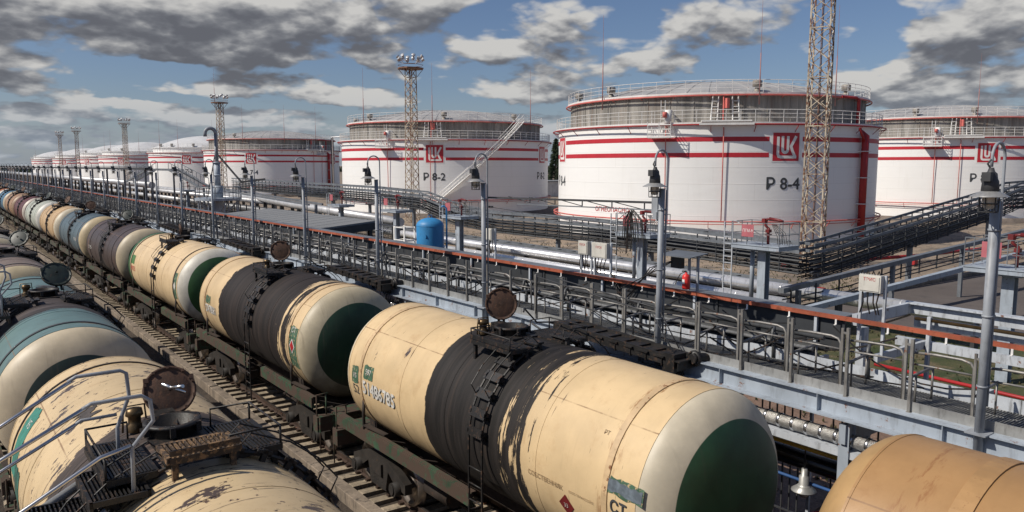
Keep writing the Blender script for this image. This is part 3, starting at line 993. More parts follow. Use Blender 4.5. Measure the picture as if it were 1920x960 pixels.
for i, (lab, bc, rg, dc, r0, bd, _) in enumerate(rest):
    sm_ = paint('paint_%s' % lab.split(' tank')[0].replace(' ', '_'), bc, band=bd or (-.5, .5), edge=.2, spill=.25, spill_at=-.8, spill_w=.9, seed=10 + i * 2.7, dirt=.45, scratch=.1)
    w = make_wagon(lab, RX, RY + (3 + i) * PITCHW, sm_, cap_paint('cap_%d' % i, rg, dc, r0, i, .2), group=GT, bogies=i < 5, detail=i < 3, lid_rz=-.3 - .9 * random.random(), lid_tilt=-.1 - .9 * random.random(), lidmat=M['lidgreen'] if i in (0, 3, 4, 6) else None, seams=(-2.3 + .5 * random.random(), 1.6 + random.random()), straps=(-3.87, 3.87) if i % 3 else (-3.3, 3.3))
    if i < 2: wagon_text(w, '50%d71934' % (3 + i), 3.2 if i == 0 else -3.0, 0, .30, M['inkworn'], .8)

# the left-hand train
LX, LY = 2.22, 9.9
wl = make_wagon('scuffed cream tank wagon under the fold down gangway', LX, LY,
               paint('paint_scuffed', (.56, .425, .25), band=(-1.15, .75), edge=.9, spill=.36, spill_at=-.5, spill_w=2.6, patch=.62, chips=.85, scratch=.9, seed=21.3, dirt=.4, bandcol=(.05, .038, .034)),
               cap_paint('cap_scuffed', (.56, .43, .26), None, 1.1, 5.0), strapmat=M['under'], group=GL, lid=True, lid_scale=1.0, lid_rz=-.1, lid_tilt=-.5, lid_x=.06,
               straps=(-3.95, 3.95), strap_w=.05)
lidp = [c for c in wl.children if c.name.startswith('hatch')][0].children[0]
for c in wl.children:
    if c.name.split('.')[0] in ('platform', 'hatch', 'safety_valve', 'ladder'): c.location.y = -.42
lidp.location.z = 4.50
mb, _z = platform_mesh(-.42, .30, -1.62, -1.12, 4.66, None)
mb.bar((-.42, -1.64, 4.72), (.30, -1.64, 4.72), .03, .06)
mb.build('step_bench', M['rustplat'], wl)
wagon_plate(wl, 1.9, 62, .5, .22, mat('oil_patch', (.05, .04, .036), .7, 0, .4, 6), rag=.1, name='oil_patch')
link('handle', ME['lid_handle'], lidp)
wagon_plate(wl, 3.55, 24, .5, 1.0, mat('torn_teal_plate', (.03, .20, .15), .5, 0, .3, 4, dirt=.4), rag=.05)
wagon_plate(wl, 3.0, -2, .5, .8, mat('torn_teal_plate_b', (.02, .12, .09), .5, 0, .5, 4, dirt=.8), rag=.05)
wagon_text(wl, 'УБ', 3.5, 34, .17, M['inkworn'])
make_wagon('teal tank wagon with a wide cream end ring', LX - .05, LY + PITCHW,
           paint('paint_teal', (.115, .185, .185), band=(-1.9, 1.6), edge=.9, spill=.5, spill_at=-.2, spill_w=3.2, patch=.4, scratch=.8, seed=27.7, dirt=.5, bandcol=(.05, .042, .042)),
           cap_paint('cap_teal', (.58, .49, .35), (.025, .05, .04), 1.02, 7.0, .2), strapmat=M['dark'], group=GL, lid_scale=1.1, lidmat=M["lidgreen"], lid_rz=.1, lid_tilt=-.7, lid_x=.35)
make_wagon('grey brown tank wagon with a cream ring and olive end, behind the teal one', LX - .05, LY + 2 * PITCHW,
           paint('paint_greybrown', (.20, .15, .12), band=(-1.6, 1.6), edge=.9, spill=.4, spill_at=0, spill_w=3, scratch=.8, seed=31.1, dirt=.6),
           cap_paint('cap_olive', (.55, .46, .30), (.065, .07, .035), 1.15, 9.0, .3), strapmat=M['dark'], group=GL, lid_scale=1.1, lidmat=M["lidgreen"], lid_tilt=-.6, lid_x=.35)
make_wagon('pale tank wagon cut off by the left edge', LX - .05, LY + 3 * PITCHW,
           paint('paint_palegrey', (.36, .33, .27), band=(-1.2, 1.2), edge=.8, spill=.5, spill_at=0, spill_w=3, seed=37.1, dirt=.6),
           cap_paint('cap_pale', (.5, .43, .30), GRD, 1.15, 11.0, .3), strapmat=M['dark'], group=GL, lid_scale=1.1, lidmat=M["lidgreen"], lid_tilt=-.6, lid_x=.35, bogies=False, detail=False)


# ------------------------------------------------------------------ ground
def sheet(name, pts, z, m):
    mb = MB(); mb.add([(a, b_, z) for a, b_ in pts], [tuple(range(len(pts)))])
    return structure(name, mb, m)


def rect(name, x0, x1, y0, y1, z, m): return sheet(name, [(x0, y0), (x1, y0), (x1, y1), (x0, y1)], z, m)


rect('ground', -5000, 5000, -3000, 8000, -.05, M['ground'])
rect('sand_ground', 26, 260, -120, 620, -.03, M['sand'])
rect('paving_strip', 3.9, 7.2, -15, 420, -.02, M['strip'])
rect('soil_under_rack', 10.6, 26.5, -30, 420, -.02, M['redsoil'])
rect('grass_verge', 22.3, 36.0, -40, 21, -.001, M['grass'])
rect('grass_verge', 29.5, 33.6, 23.9, 300, -.010, M['grass'])
tuft = MB()
rt = random.Random(3)
for i in range(4200):
    zone = rt.random()
    if zone < .35: X, Y = 17 + 9 * rt.random(), 4 + 60 * rt.random() ** 1.4
    elif zone < .5: X, Y = 23 + 13 * rt.random(), 4 + 17 * rt.random()
    else: X, Y = 36.5 + 14 * rt.random(), 24.5 + 60 * rt.random() ** 1.5
    for q_ in range(3):
        a = rt.random() * 6.28; h = .05 + .12 * rt.random(); w_ = .02 + .03 * rt.random(); l_ = .12 * rt.random()
        ca, sa = math.cos(a), math.sin(a)
        tuft.add([(X - w_ * sa, Y + w_ * ca, 0), (X + w_ * sa, Y - w_ * ca, 0), (X + l_ * ca, Y + l_ * sa, h)], [(0, 1, 2)])
tag(tuft.build('weeds', M['grass']), kind='stuff')
stn = MB()
for i in range(2600):
    X, Y = (36 + 60 * rt.random(), 24 + 90 * rt.random() ** 1.4) if i % 2 else (10.8 + 15 * rt.random(), 4 + 40 * rt.random() ** 1.4)
    r_ = .03 + .09 * rt.random() ** 3
    stn.add([(X + r_ * math.cos(j * 1.57 + i), Y + r_ * math.sin(j * 1.57 + i), 0) for j in range(4)] + [(X, Y, r_ * .9)], [(0, 1, 4), (1, 2, 4), (2, 3, 4), (3, 0, 4)])
tag(stn.build('stones', M['redsoil']), kind='stuff')
rect('asphalt_road', 29.5, 220, -40, 23.5, -.005, M['asphalt'])


def ballast_bed(xc):
    mb = MB()
    prof = [(xc - 2.3, -.04), (xc - 1.55, .06), (xc + 1.55, .06), (xc + 2.3, -.04)]
    n = 60
    vs, fs = [], []
    for i in range(n + 1):
        yy = -15 + 440 * (i / n) ** 2
        for (a, h) in prof: vs.append((a, yy, h + random.uniform(-.01, .01)))
    for i in range(n):
        for j in range(3): fs.append((i * 4 + j, i * 4 + j + 1, (i + 1) * 4 + j + 1, (i + 1) * 4 + j))
    mb.add(vs, fs)
    return tag(mb.build('ballast', M['ballast']), kind='structure')


ballast_bed(RX); ballast_bed(LX)
# tracks
_b = MB()
_b.prism([(-1.35, .03), (-1.35, .13), (-1.30, .155), (-.45, .135), (.45, .135), (1.30, .155), (1.35, .13), (1.35, .03)], -.125, .125, 'y')
SLEEPER = _b.mesh('sleeper', M['sleeper'])
RAILP = [(-.066, 0), (.066, 0), (.066, .012), (.012, .03), (.012, .12), (.035, .125), (.035, .156), (-.035, .156), (-.035, .125), (-.012, .12), (-.012, .03), (-.066, .012)]


def track(xc, label, nnear):
    t = thing('railway_track', label, 'railway track', (xc, 0, 0))
    tag(t, kind='structure')
    for s in (-.76, .76):
        mb = MB(); mb.prism([(a + s, b_ + .15) for a, b_ in RAILP], -15, 420, 'y')
        mb.box((s - .028, -15, .306), (s + .028, 420, .309), 1)
        mb.build('rail', [M['rail'], M['railtop']], t)
    rest_ = MB()
    for i in range(430):
        yy = -6 + i * .545 + random.uniform(-.02, .02)
        if i < nnear:
            o = link('sleeper', SLEEPER, t, (random.uniform(-.02, .02), yy, 0), (0, 0, random.uniform(-.012, .012)))
            for s in (-.76, .76):
                pass
        else:
            rest_.box((-1.35, yy - .12, .03), (1.35, yy + .12, .15))
    tag(rest_.build('sleepers', M['sleeper'], t), kind='stuff')
    clips = MB()
    for i in range(130):
        yy = -6 + i * .545
        for s in (-.76, .76):
            for e in (-1, 1):
                clips.cbox((s + e * .11, yy, .175), (.10, .10, .05))
    tag(clips.build('rail_clips', M['rail'], t), kind='stuff')
    return t


track(RX, 'track with pale concrete sleepers under the long train beside the rack', 200)
track(LX, 'oil darkened track under the train at the left edge', 60)
# low concrete kerb wall between the tracks: slab upon slab
kw = thing('kerb_wall', 'low stained concrete kerb wall running beside the sleepers between the two trains', 'kerb wall', (7.2, 0, 0))
for i in range(60):
    y0 = -4 + i * 3.02
    mb = MB()
    dz = random.uniform(-.012, .012)
    mb.prism([(-.14, -.03), (-.14, .31 + dz), (-.125, .325 + dz), (.13, .325 + dz), (.14, .31 + dz), (.14, -.03)], y0, y0 + 2.99, 'y')
    mb.build('slab', M['conc'], kw)
for i in range(26):                                    # brackets of the drip edge, flat bars on the face
    pass

# ------------------------------------------------------------------ loading rack
PYMIN, PYMAX, PSTEP = -1.7, 210.0, 6.08
rk = thing('loading_rack', 'long grey blue steel loading rack with walkway gates and an orange rail', 'loading rack', (11.7, 0, 0))
ZD = 3.94


def seg(name, mbf, m, parent=rk):
    mb = MB(); mbf(mb)
    return mb.mesh(name, m)


def beam_fn(mb):                                       # one bay of the edge girder, I section with stiffeners
    L = PSTEP - .012
    mb.box((-.11, 0, ZD - .035), (.11, L, ZD - .012)); mb.box((-.012, 0, ZD - .33), (.012, L, ZD - .036)); mb.box((-.20, 0, ZD - .355), (.12, L, ZD - .33))
    for yy in (.5, 2.5, 4.5): mb.box((-.10, yy, ZD - .33), (.10, yy + .012, ZD - .036))


BEAM = seg('beam', beam_fn, M['rack'])


def deck_fn(mb):
    mb.box((.13, 0, ZD - .05), (1.25, PSTEP - .02, ZD - .03)); mb.box((1.22, 0, ZD - .25), (1.28, PSTEP - .01, ZD - .02))
DECK = seg('deck', deck_fn, M['dark'])


def toe_fn(mb): mb.box((.10, 0, ZD - .012), (.115, .985, ZD + .15))
TOE = seg('toe_board', toe_fn, M['galv'])


def btoe_fn(mb): mb.box((1.30, 0, ZD - .02), (1.32, 3.03, ZD + .20))
BTOE = seg('back_toe_board', btoe_fn, M['rack_white'])


def gate_fn(mb):
    h = 1.12
    mb.bar((.07, 0, ZD - .06), (.07, 0, ZD + h), .045, .045); mb.bar((.02, -.02, ZD - .02), (.14, .02, ZD - .02), .08, .02)
    mb.bar((.14, .13, ZD), (.14, .13, ZD + h - .03), .04, .04); mb.bar((.07, 0, ZD + h - .1), (.14, .13, ZD + h - .1), .03)
    # bent top rail of the folded gangway handle
    mb.tube([(.16, .02, ZD + .90), (.18, -.30, ZD + .92), (.2, -.66, ZD + .92), (.21, -.78, ZD + .89), (.21, -.83, ZD + .82), (.21, -.84, ZD + .02)], .022, 6)
    mb.tube([(.16, .03, ZD + .72), (.2, -.30, ZD + .72), (.22, -.83, ZD + .72)], .016, 6)
    mb.tube([(.17, .10, ZD + .46), (.45, .10, ZD + .50), (.95, .10, ZD + .53)], .024, 6)
    mb.tube([(.42, .10, ZD + .50), (.42, .10, ZD + .02)], .020, 6); mb.tube([(.93, .10, ZD + .52), (.93, .10, ZD + .02)], .020, 6)
GATE = seg('gate', gate_fn, M['gate'])


def orail_fn(mb):
    mb.box((2.08, 0, ZD + .795), (2.11, PSTEP - .006, ZD + .865)); mb.box((2.08, 0, ZD + .866), (2.15, PSTEP - .006, ZD + .871))
ORAIL = seg('orange_rail', orail_fn, M['orange'])


def otop_fn(mb): mb.box((2.165, 0, ZD + .80), (2.62, PSTEP - .02, ZD + .86))
OTOP = seg('cable_cover', otop_fn, M['trayd'])


def opost_fn(mb):
    mb.bar((2.14, 0, .0), (2.14, 0, ZD + .80), .06); mb.bar((1.3, 0, ZD - .1), (2.6, 0, ZD - .1), .08)
OPOST = seg('rail_post', opost_fn, M['rack_white'])


def hook_fn(mb): mb.box((2.065, 0, ZD + .70), (2.08, .035, ZD + .80)); mb.box((2.03, 0, ZD + .69), (2.08, .035, ZD + .705))
HOOK = seg('hook', hook_fn, M['white'])


def shade_panel_fn(mb): mb.box((2.20, 0, ZD + .16), (2.22, PSTEP - .01, ZD + .795)); mb.box((2.17, 0, ZD + .15), (2.198, .05, ZD + .795)); mb.box((2.17, 3.0, ZD + .15), (2.198, 3.05, ZD + .795)); mb.box((2.15, 0, ZD + .40), (2.196, PSTEP - .01, ZD + .43))
SHADE_PANEL = seg('shade_panel', shade_panel_fn, M['panel'])  # dark sheet added in place of the shade under the cable cover


def col_fn(mb):
    for x in (.0, 2.4):
        mb.box((x - .10, -.012, 0), (x + .10, .012, ZD - .43)); mb.box((x - .10, -.09, 0), (x - .085, .09, ZD - .43)); mb.box((x + .085, -.09, 0), (x + .10, .09, ZD - .43))
    mb.box((-.15, -.05, ZD - .75), (2.5, .05, ZD - .43))
    mb.bar((.1, 0, 2.2), (.7, 0, ZD - .7), .06)
COLN = seg('column', col_fn, M['rack'])


def brk_fn(mb): mb.prism([(-.15, ZD - .43), (.35, ZD - .43), (.35, ZD - .50), (-.15, ZD - .75)], -.02, .02, 'y')
BRK = seg('bracket', brk_fn, M['rack'])

nb = int((PYMAX - PYMIN) / PSTEP)
LAMPY = [4.45 + PSTEP * i for i in range(-1, nb - 1)]
for i, ly in enumerate(LAMPY):
    link('beam', BEAM, rk, (0, ly, 0)); link('deck', DECK, rk, (0, ly, 0)); link('column', COLN, rk, (0, ly + 2.0, 0))
    link('orange_rail', ORAIL, rk, (0, ly, 0))
    if ly > 6.5:
        link('cable_cover', OTOP, rk, (0, ly - 2.70, 0))
        link('shade_panel', SHADE_PANEL, rk, (0, ly - 2.72, 0))
    for q in (0, 1):
        link('back_toe_board', BTOE, rk, (0, ly + q * 3.04, 0)); link('rail_post', OPOST, rk, (0, ly + .9 + q * 3.04, 0)); link('bracket', BRK, rk, (0, ly + 1.2 + 3.04 * q, 0))
gates_far, toes_far = MB(), MB()
y = -1.55
idx = 0
while y < PYMAX - 6:
    if idx < 130:
        g = link('gate', GATE, rk, (random.uniform(-.01, .01), y + random.uniform(-.02, .02), 0), (random.uniform(-.004, .004), 0, random.uniform(-.05, .05)))
        if random.random() < .3: g.scale = (1, random.uniform(.8, 1.0), random.uniform(.985, 1.01))
        link('toe_board', TOE, rk, (0, y, random.uniform(-.01, .01)))
        if idx < 80: link('hook', HOOK, rk, (0, y + .35, 0))
    else:
        gates_far.box((.045, y - .025, ZD), (.095, y + .025, ZD + 1.1)); gates_far.box((.2, y - .85, ZD + .9), (.24, y, ZD + .95)); toes_far.box((.10, y, ZD), (.115, y + .98, ZD + .15))
    y += 1.0133
    idx += 1
tag(gates_far.build('far_gates', M['gate'], rk), kind='stuff')
tag(toes_far.build('far_toe_boards', M['galv'], rk), kind='stuff')
gr = MB()
y = -1.5
while y < 34:
    if y < 16 or True:
        gr.box((.15, y, ZD - .03), (1.2, y + .008, ZD + .022))
    y += .045 if y < 18 else .09
for xx in (.15, .5, .85, 1.2): gr.box((xx, -1.5, ZD - .03), (xx + .008, 34, ZD + .016))
tag(gr.build('grating', M['galv'], rk), kind='stuff')
# frame that stops the cable cover at its near end, and the open frame beyond it
sf = thing('steel_frame', 'open pale blue steel frame above the grass at the near right end of the rack', 'steel frame', (0, 0, 0))
def fbar(p, q, w, h): mb = MB(); mb.bar(p, q, w, h); mb.build('beam', M['rack_white'], sf)
fbar((14.1, 7.75, 4.72), (16.3, 7.75, 4.72), .10, .22); fbar((16.3, 7.8, 4.72), (16.3, -2, 4.72), .10, .22); fbar((14.3, 7.4, 4.0), (16.3, 7.4, 4.0), .08, .16)
fbar((16.3, 8.0, 3.98), (16.3, -2, 3.98), .12, .18); fbar((16.4, 7.7, 4.42), (16.4, -2, 4.42), .03, .22); fbar((16.25, 7.7, 4.83), (16.25, -2, 4.83), .22, .03)
fbar((14.15, 7.6, 3.2), (14.15, 7.6, 4.6), .16, .16)
for yy in (7.3, 5.25, 3.2, 1.2, -.8):
    mb = MB(); mb.bar((16.2, yy, 0), (16.2, yy, 4.6), .09, .07); mb.bar((16.1, yy, 4.3), (16.3, yy, 4.3), .05); mb.build('post', M['rack_white'], sf)
mb = MB(); mb.tube([(16.22, 7.6, 4.52), (16.22, -2, 4.52)], .035, 8); mb.tube([(14.4, 7.7, 4.5), (16.2, 7.7, 4.58)], .02, 6); mb.build('pipe', M['brass'], sf)

# pipes lying in and under the rack
def pipe(name, label, pts, r, m, n=10, group=None, cat='pipe'):
    mb = MB(); mb.tube(pts, r, n)
    o = mb.build(name, m)
    return tag(o, label, cat, group)
for i, (xx, zz, r, mm, lab) in enumerate([
        (13.12, 4.24, .04, 'galv', 'thin pale pipe at the front of the bundle behind the gates'), (13.28, 4.06, .08, 'pipegrey', 'thick dull grey pipe in the middle of the bundle behind the gates'),
        (13.5, 4.40, .05, 'pipegrey', 'topmost dull pipe of the bundle under the orange rail'), (13.62, 4.18, .07, 'panel', 'shade-dark pipe at the back of the bundle behind the gates'),
        (13.10, 3.88, .06, 'panel', 'lowest shade-dark pipe of the bundle behind the gates')]):
    pipe('pipe', lab, [(xx, 8.0, zz), (xx, 205, zz)], r, M[mm], 8, 'pipes bundled behind the walkway gates')  # bundle colours darkened to stand in for shade under the cover
fl = thing('pipe_shelf', 'stack of grey flat trays on the ends of the pipes behind the gates', 'tray stack', (0, 0, 0))
for i, (xx, zz) in enumerate(((13.25, 4.27), (13.38, 4.14), (13.5, 4.02), (13.65, 3.88))):
    mb = MB(); mb.box((xx - .12, 8.0 + i * .12, zz), (xx + .16, 60, zz + .045)); mb.build('tray', M['pipegrey'] if i % 2 == 0 else M['panel'], fl)  # trays darkened likewise, shade put into their colour
mb = MB()
mb.tube([(11.80, 30, 3.20), (11.80, -3, 3.20)], .115, 14)
pi_ = tag(mb.build('insulated_pipe', M['braid']), 'silver braided insulated pipe lying on a pale shelf under the walkway', 'pipe')
mb = MB()
for i in range(120): mb.lathe([(.117, 0), (.126, .01), (.126, .05), (.117, .06)], 14, (11.80, -2 + i * .27, 3.20), 'y')
tag(mb.build('band', M['chrome'], pi_), kind='stuff')
mb = MB(); mb.box((11.63, -3, 2.94), (11.95, 40, 3.055)); sh = tag(mb.build('shelf_beam', M['rack_white']), 'pale steel shelf beam below the braided pipe', 'beam')
pipe('pipe', 'thin yellow pipe under the walkway', [(12.3, -3, 2.62), (12.3, 40, 2.62)], .035, M['yellow'])
pipe('pipe', 'thick glossy black pipe under the walkway below the yellow one', [(12.75, -3, 2.2), (12.75, 40, 2.2)], .17, mat('glossy_black', (.012, .012, .012), .25, 0, .2, 2), 16)
pipe('pipe', 'thin blue pipe below the thick black pipe', [(12.4, -3, 1.95), (12.4, 40, 1.95)], .03, M['bluepipe'])
pipe('pipe', 'red sloping pipe low under the rack beside the pendant lamp', [(11.2, 8.1, 1.25), (12.9, 6.6, 1.75)], .04, M['red'])
lf = thing('hose_guard', 'row of thin dark vertical bars standing under the walkway', 'guard rail', (0, 0, 0))
GB = MB().box((-.012, -.012, 0), (.012, .012, 3.3)).mesh('bar', M['dark'])
for i in range(110):
    if i % 9 < 6: link('bar', GB, lf, (13.1, -1 + i * .17, .0))
mb = MB(); mb.box((13.08, -2, 1.6), (13.12, 19, 1.63)); mb.box((13.08, -2, .9), (13.12, 19, .93)); mb.build('rail', M['dark'], lf)
# pendant lamp under the rack
pl = thing('pendant_lamp', 'grey bell shaped pendant lamp hanging under the rack beside the green end', 'lamp', (12.3, 7.55, 1.9))
mb = MB(); mb.lathe([(.0, .34), (.05, .34), (.06, .22), (.09, .2), (.09, .05), (.12, .02)], 16); mb.build('housing', M['galv'], pl)
mb = MB(); mb.lathe([(.10, .03), (.22, -.06), (.22, -.075), (.1, .01)], 20); mb.build('shade', M['shade'], pl)
mb = MB(); mb.lathe([(.10, -.02), (.10, -.14), (.06, -.19), (0, -.2)], 14); mb.build('bulb_glass', M['glass'], pl)
mb = MB(); mb.tube([(0, 0, .33), (0, 0, .7), (.2, 0, .9)], .015, 6); mb.build('stem', M['dark'], pl)
pipe('pipe', 'red fire main lying over the grass beyond the walkway', [(28.0, 14.5, .25), (27.6, 9.0, .25), (27.6, 2, .25)], .065, M['red'])

cb = MB()
rc = random.Random(11)
for i in range(70):
    y0 = 5 + 70 * rc.random() ** 1.5; L = 1.2 + 3.5 * rc.random(); x0, x1 = 11.85 + 1.6 * rc.random(), 11.85 + 1.8 * rc.random(); z0, z1 = 3.97 + .95 * rc.random(), 3.97 + .85 * rc.random()
    sag = .1 + .35 * rc.random()
    cb.tube([(x0 + (x1 - x0) * j / 6, y0 + L * j / 6, max(3.97, z0 + (z1 - z0) * j / 6 - sag * 4 * (j / 6) * (1 - j / 6))) for j in range(7)], .011 + .012 * rc.random(), 5)
o = cb.build('loose_cables', M['black'], rk); o.location = (-11.7, 0, 0); tag(o, kind='stuff')
VL = MB().tube([(12.98, 0, 3.9), (12.98, 0, 4.5)], .035, 7); VL.lathe([(.075, 0), (.075, .08)], 8, (12.98, 0, 4.35)); VL.tube([(12.98, 0, 4.46), (12.93, -.04, 4.56), (12.82, -.08, 4.53), (12.78, -.08, 4.3)], .03, 7)
VL = VL.mesh('loading_valve', M['pipegrey'])
for i in range(26): o = link('loading_valve', VL, rk, (-11.7, 6.6 + 2.6 * i + rc.uniform(-.5, .5), 0))

# ------------------------------------------------------------------ lamp posts
def make_lamp():
    t = thing('lamp_post', 'x', 'lamp post', (11.62, 0, 0), 'gooseneck lamp posts along the loading rack')
    mb = MB(); mb.tube([(0, 0, ZD - .35), (0, 0, 7.21)], .061, 16); mb.lathe([(.061, 7.205), (.071, 7.21), (.071, 7.225), (0, 7.225)], 16)
    mb.box((-.14, -.14, ZD - .02), (.14, .14, ZD + .0)); mb.build('pole', M['lamp'], t)
    mb = MB()
    f = lambda a, c: (a, -.0, c)
    pts = [(.115, -.03, 4.3), (.115, -.03, 6.2), (.115, -.03, 7.72)] + arc(-.085, 7.78, .20, 0, PI, 12, lambda a, c: (a, -.03, c)) + [(-.285, -.03, 7.66)]
    mb.tube(pts, .021, 8); mb.build('gooseneck', M['lamp'], t)
    for zz in (4.6, 5.6, 6.8):
        mb = MB(); mb.lathe([(.066, zz - .015), (.073, zz - .015), (.073, zz + .015), (.066, zz + .015)], 14); mb.cbox((.095, -.03, zz), (.05, .06, .03)); mb.build('clamp', M['lamp'], t)
    h = link('lamp_head', None, t, (-.285, -.03, 0))
    mb = MB(); mb.lathe([(0, 7.65), (.03, 7.65), (.045, 7.60), (.075, 7.57), (.085, 7.50), (.10, 7.47), (.11, 7.34), (.09, 7.33)], 14)
    mb.cbox((-.10, 0, 7.53), (.11, .11, .12)); mb.cbox((0, .08, 7.50), (.06, .05, .10)); mb.tube([(0, 0, 7.62), (.0, .05, 7.70), (-.02, 0, 7.76)], .013, 6); mb.build('housing', M['dark'], h)
    mb = MB(); mb.lathe([(.09, 7.345), (.13, 7.325), (.235, 7.27), (.24, 7.262), (.228, 7.262), (.11, 7.31)], 24); mb.build('shade', M['shade'], h)
    mb = MB(); mb.lathe([(.085, 7.30), (.088, 7.18), (.06, 7.11), (0, 7.095)], 14); mb.build('bulb_glass', M['glass'], h)
    mb = MB()
    for i in range(6):
        w_ = 2 * PI * i / 6
        mb.tube([(.115 * math.cos(w_), .115 * math.sin(w_), 7.30), (.11 * math.cos(w_), .11 * math.sin(w_), 7.06)], .008, 5)
    for zz, rr in ((7.17, .112), (7.06, .11)): mb.tube([(rr * math.cos(2 * PI * i / 14), rr * math.sin(2 * PI * i / 14), zz) for i in range(14)], .008, 5, closed=True)
    mb.build('wire_cage', M['dark'], h)
    return t


proto_lamp = make_lamp()
lamp_labels = {1: 'tall lamp post with gooseneck lamp nearest the right edge of the walkway', 2: 'lamp post carrying the thin horizontal arm, beside the red extinguisher',
               3: 'lamp post just left of the overhead arm tip and right of the blue tank', 4: 'lamp post between the blue tank and the grey canopy edge',
               5: 'lamp post in front of the grey canopy roof', 6: 'lamp post at the far left end of the grey canopy roof'}
used = False
for i, ly in enumerate(LAMPY):
    if i == 0: continue
    o = proto_lamp if not used else copy_tree(proto_lamp)
    used = True
    o.location.y = ly + .02
    o['label'] = lamp_labels.get(i, 'small gooseneck lamp post far along the loading rack' if i > 12 else ['lamp post seventh from the right edge, left of the canopy', 'lamp post just right of the goosenecked standpipe', 'lamp post just left of the goosenecked standpipe', 'second lamp post left of the goosenecked standpipe', 'third lamp post left of the goosenecked standpipe', 'fourth lamp post left of the goosenecked standpipe'][i - 7])
    if i > 1: o.rotation_euler = (random.uniform(-.006, .006), random.uniform(-.006, .006), random.uniform(-.15, .15))

# hinged arm with a thin lattice reaching along the rack from the second lamp post
am = thing('overhead_arm', 'thin dark lattice arm held out level from the second lamp post', 'arm', (0, 0, 0))
ya, yb, xa = LAMPY[2] + .25, LAMPY[2] + 6.15, 11.75
mb = MB(); mb.bar((xa, ya, 6.93), (xa, yb, 6.84), .045); mb.build('top_chord', M['dark'], am)
mb = MB(); mb.bar((xa, ya, 6.78), (xa, ya + 4.6, 6.72), .025); mb.build('lower_chord', M['trayd'], am)
mb = MB()
for i in range(5):
    y0 = ya + .3 + i * .95
    mb.bar((xa, y0, 6.77), (xa, y0, 6.91), .02); mb.bar((xa, y0, 6.77), (xa, y0 + .9, 6.9), .016)
mb.build('lacing', M['dark'], am)
mb = MB(); mb.cbox((xa - .02, ya - .05, 6.88), (.12, .16, .34)); mb.cbox((xa - .1, ya - .12, 6.68), (.1, .1, .14)); mb.cbox((xa, ya - .1, 6.6), (.08, .1, .08)); mb.build('hinge_box', M['lamp'], am)
mb = MB(); mb.tube([(xa, ya, 6.55), (xa, ya + 1.0, 6.42), (xa, ya + 3, 6.46), (xa, yb, 6.6)], .008, 5); mb.tube([(xa, yb, 6.82), (xa, yb, 6.56)], .012, 5); mb.cbox((xa, yb - .15, 6.6), (.05, .14, .05)); mb.build('stay_wire', M['dark'], am)


# ------------------------------------------------------------------ folded gangways between rack and wagons
def make_gangway():
    t = thing('gangway', 'x', 'gangway', (0, 0, 0), 'oily folding gangways hanging off the loading rack')
    mb = MB(); mb.bar((10.70, 1.25, 4.22), (11.25, -1.75, 3.92), .06, .2); mb.bar((11.25, 1.30, 4.22), (11.72, -1.70, 3.92), .06, .2); mb.build('stringer', M['black'], t)
    mb = MB()
    for i in range(9):
        f = i / 8
        c = Vector((10.98 + .5 * f, 1.2 - 2.9 * f, 4.24 - .3 * f))
        mb.box((c.x - .30, c.y - .186, c.z), (c.x + .30, c.y + .186, c.z + .03)); mb.box((c.x - .28, c.y - .13, c.z - .16), (c.x + .28, c.y - .11, c.z))
    mb.build('tread', M['black'], t)
    mb = MB()
    mb.tube([(10.7, 1.2, 4.3), (10.5, 1.6, 4.25), (10.1, 1.55, 4.62), (9.9, 1.3, 4.6)], .02, 6)
    mb.tube([(10.85, 1.2, 4.2), (10.4, 1.0, 4.05), (10.2, 1.4, 4.3)], .025, 6)
    mb.tube([(11.3, -1.7, 4.0), (11.35, -1.0, 4.75), (11.0, 2.2, 5.15), (10.95, 2.2, 4.3)], .014, 6); mb.tube([(11.35, -1.0, 4.45), (11.05, 2.2, 4.75)], .014, 6)
    mb.tube([(11.6, -1.5, 4.1), (11.65, -.9, 4.8), (11.4, 2.0, 5.1)], .014, 6)
    mb.build('handrail', M['dark'], t)
    mb = MB()
    mb.tube([(11.5, -1.9, 3.98), (11.62, -1.9, 3.98), (11.9, -2.05, 3.98)], .10, 10); mb.lathe([(.13, 0), (.16, .02), (.16, .06), (.13, .08)], 12, (11.55, -1.9, 3.98), 'x')
    mb.cbox((11.35, -1.6, 3.9), (.35, .3, .35))
    for i in range(5): mb.tube([(11.3 + .06 * i, -1.5, 4.05), (11.3 + .07 * i, -1.75, 3.6 - .05 * i), (11.4, -1.8, 3.3)], .018, 5)
    mb.build('pivot', M['black'], t)
    return t


pg = make_gangway()
gl = ['black oily gangway folded along the rack beside the nearest cream wagon', 'black oily gangway beside the brown black wagon', 'dark gangway beside the clean cream wagon', 'dark gangway beside the plum brown wagon']
for i in range(-1, 9):
    o = pg if i == -1 else copy_tree(pg)
    o.location.y = RY + i * PITCHW
    o['label'] = 'black gangway beside the plain tan wagon' if i == -1 else (gl[i] if i < 4 else 'small dark gangway far down the train')


# ------------------------------------------------------------------ storage tanks
TR, TU = 17.1, 15.7
TZ, UZ, AZ = 11.45, 14.2, 16.7          # top of white wall, top of grey wall, apex of the roof


def pol(r, deg, z):                      # bearing in degrees from +Y towards +X
    a = math.radians(deg)
    return (r * math.sin(a), r * math.cos(a), z)


def ring_tube(mb, r, z, rad, n=96, k_=6, mi=0):
    mb.tube([(r * math.cos(2 * PI * i / n), r * math.sin(2 * PI * i / n), z) for i in range(n)], rad, k_, mi, closed=True)


def wavy_ring(mb, r, z, amp, rad, n=144):
    mb.tube([((r) * math.cos(2 * PI * i / n), r * math.sin(2 * PI * i / n), z + 0 * amp) for i in range(n)], rad, 6, closed=True)


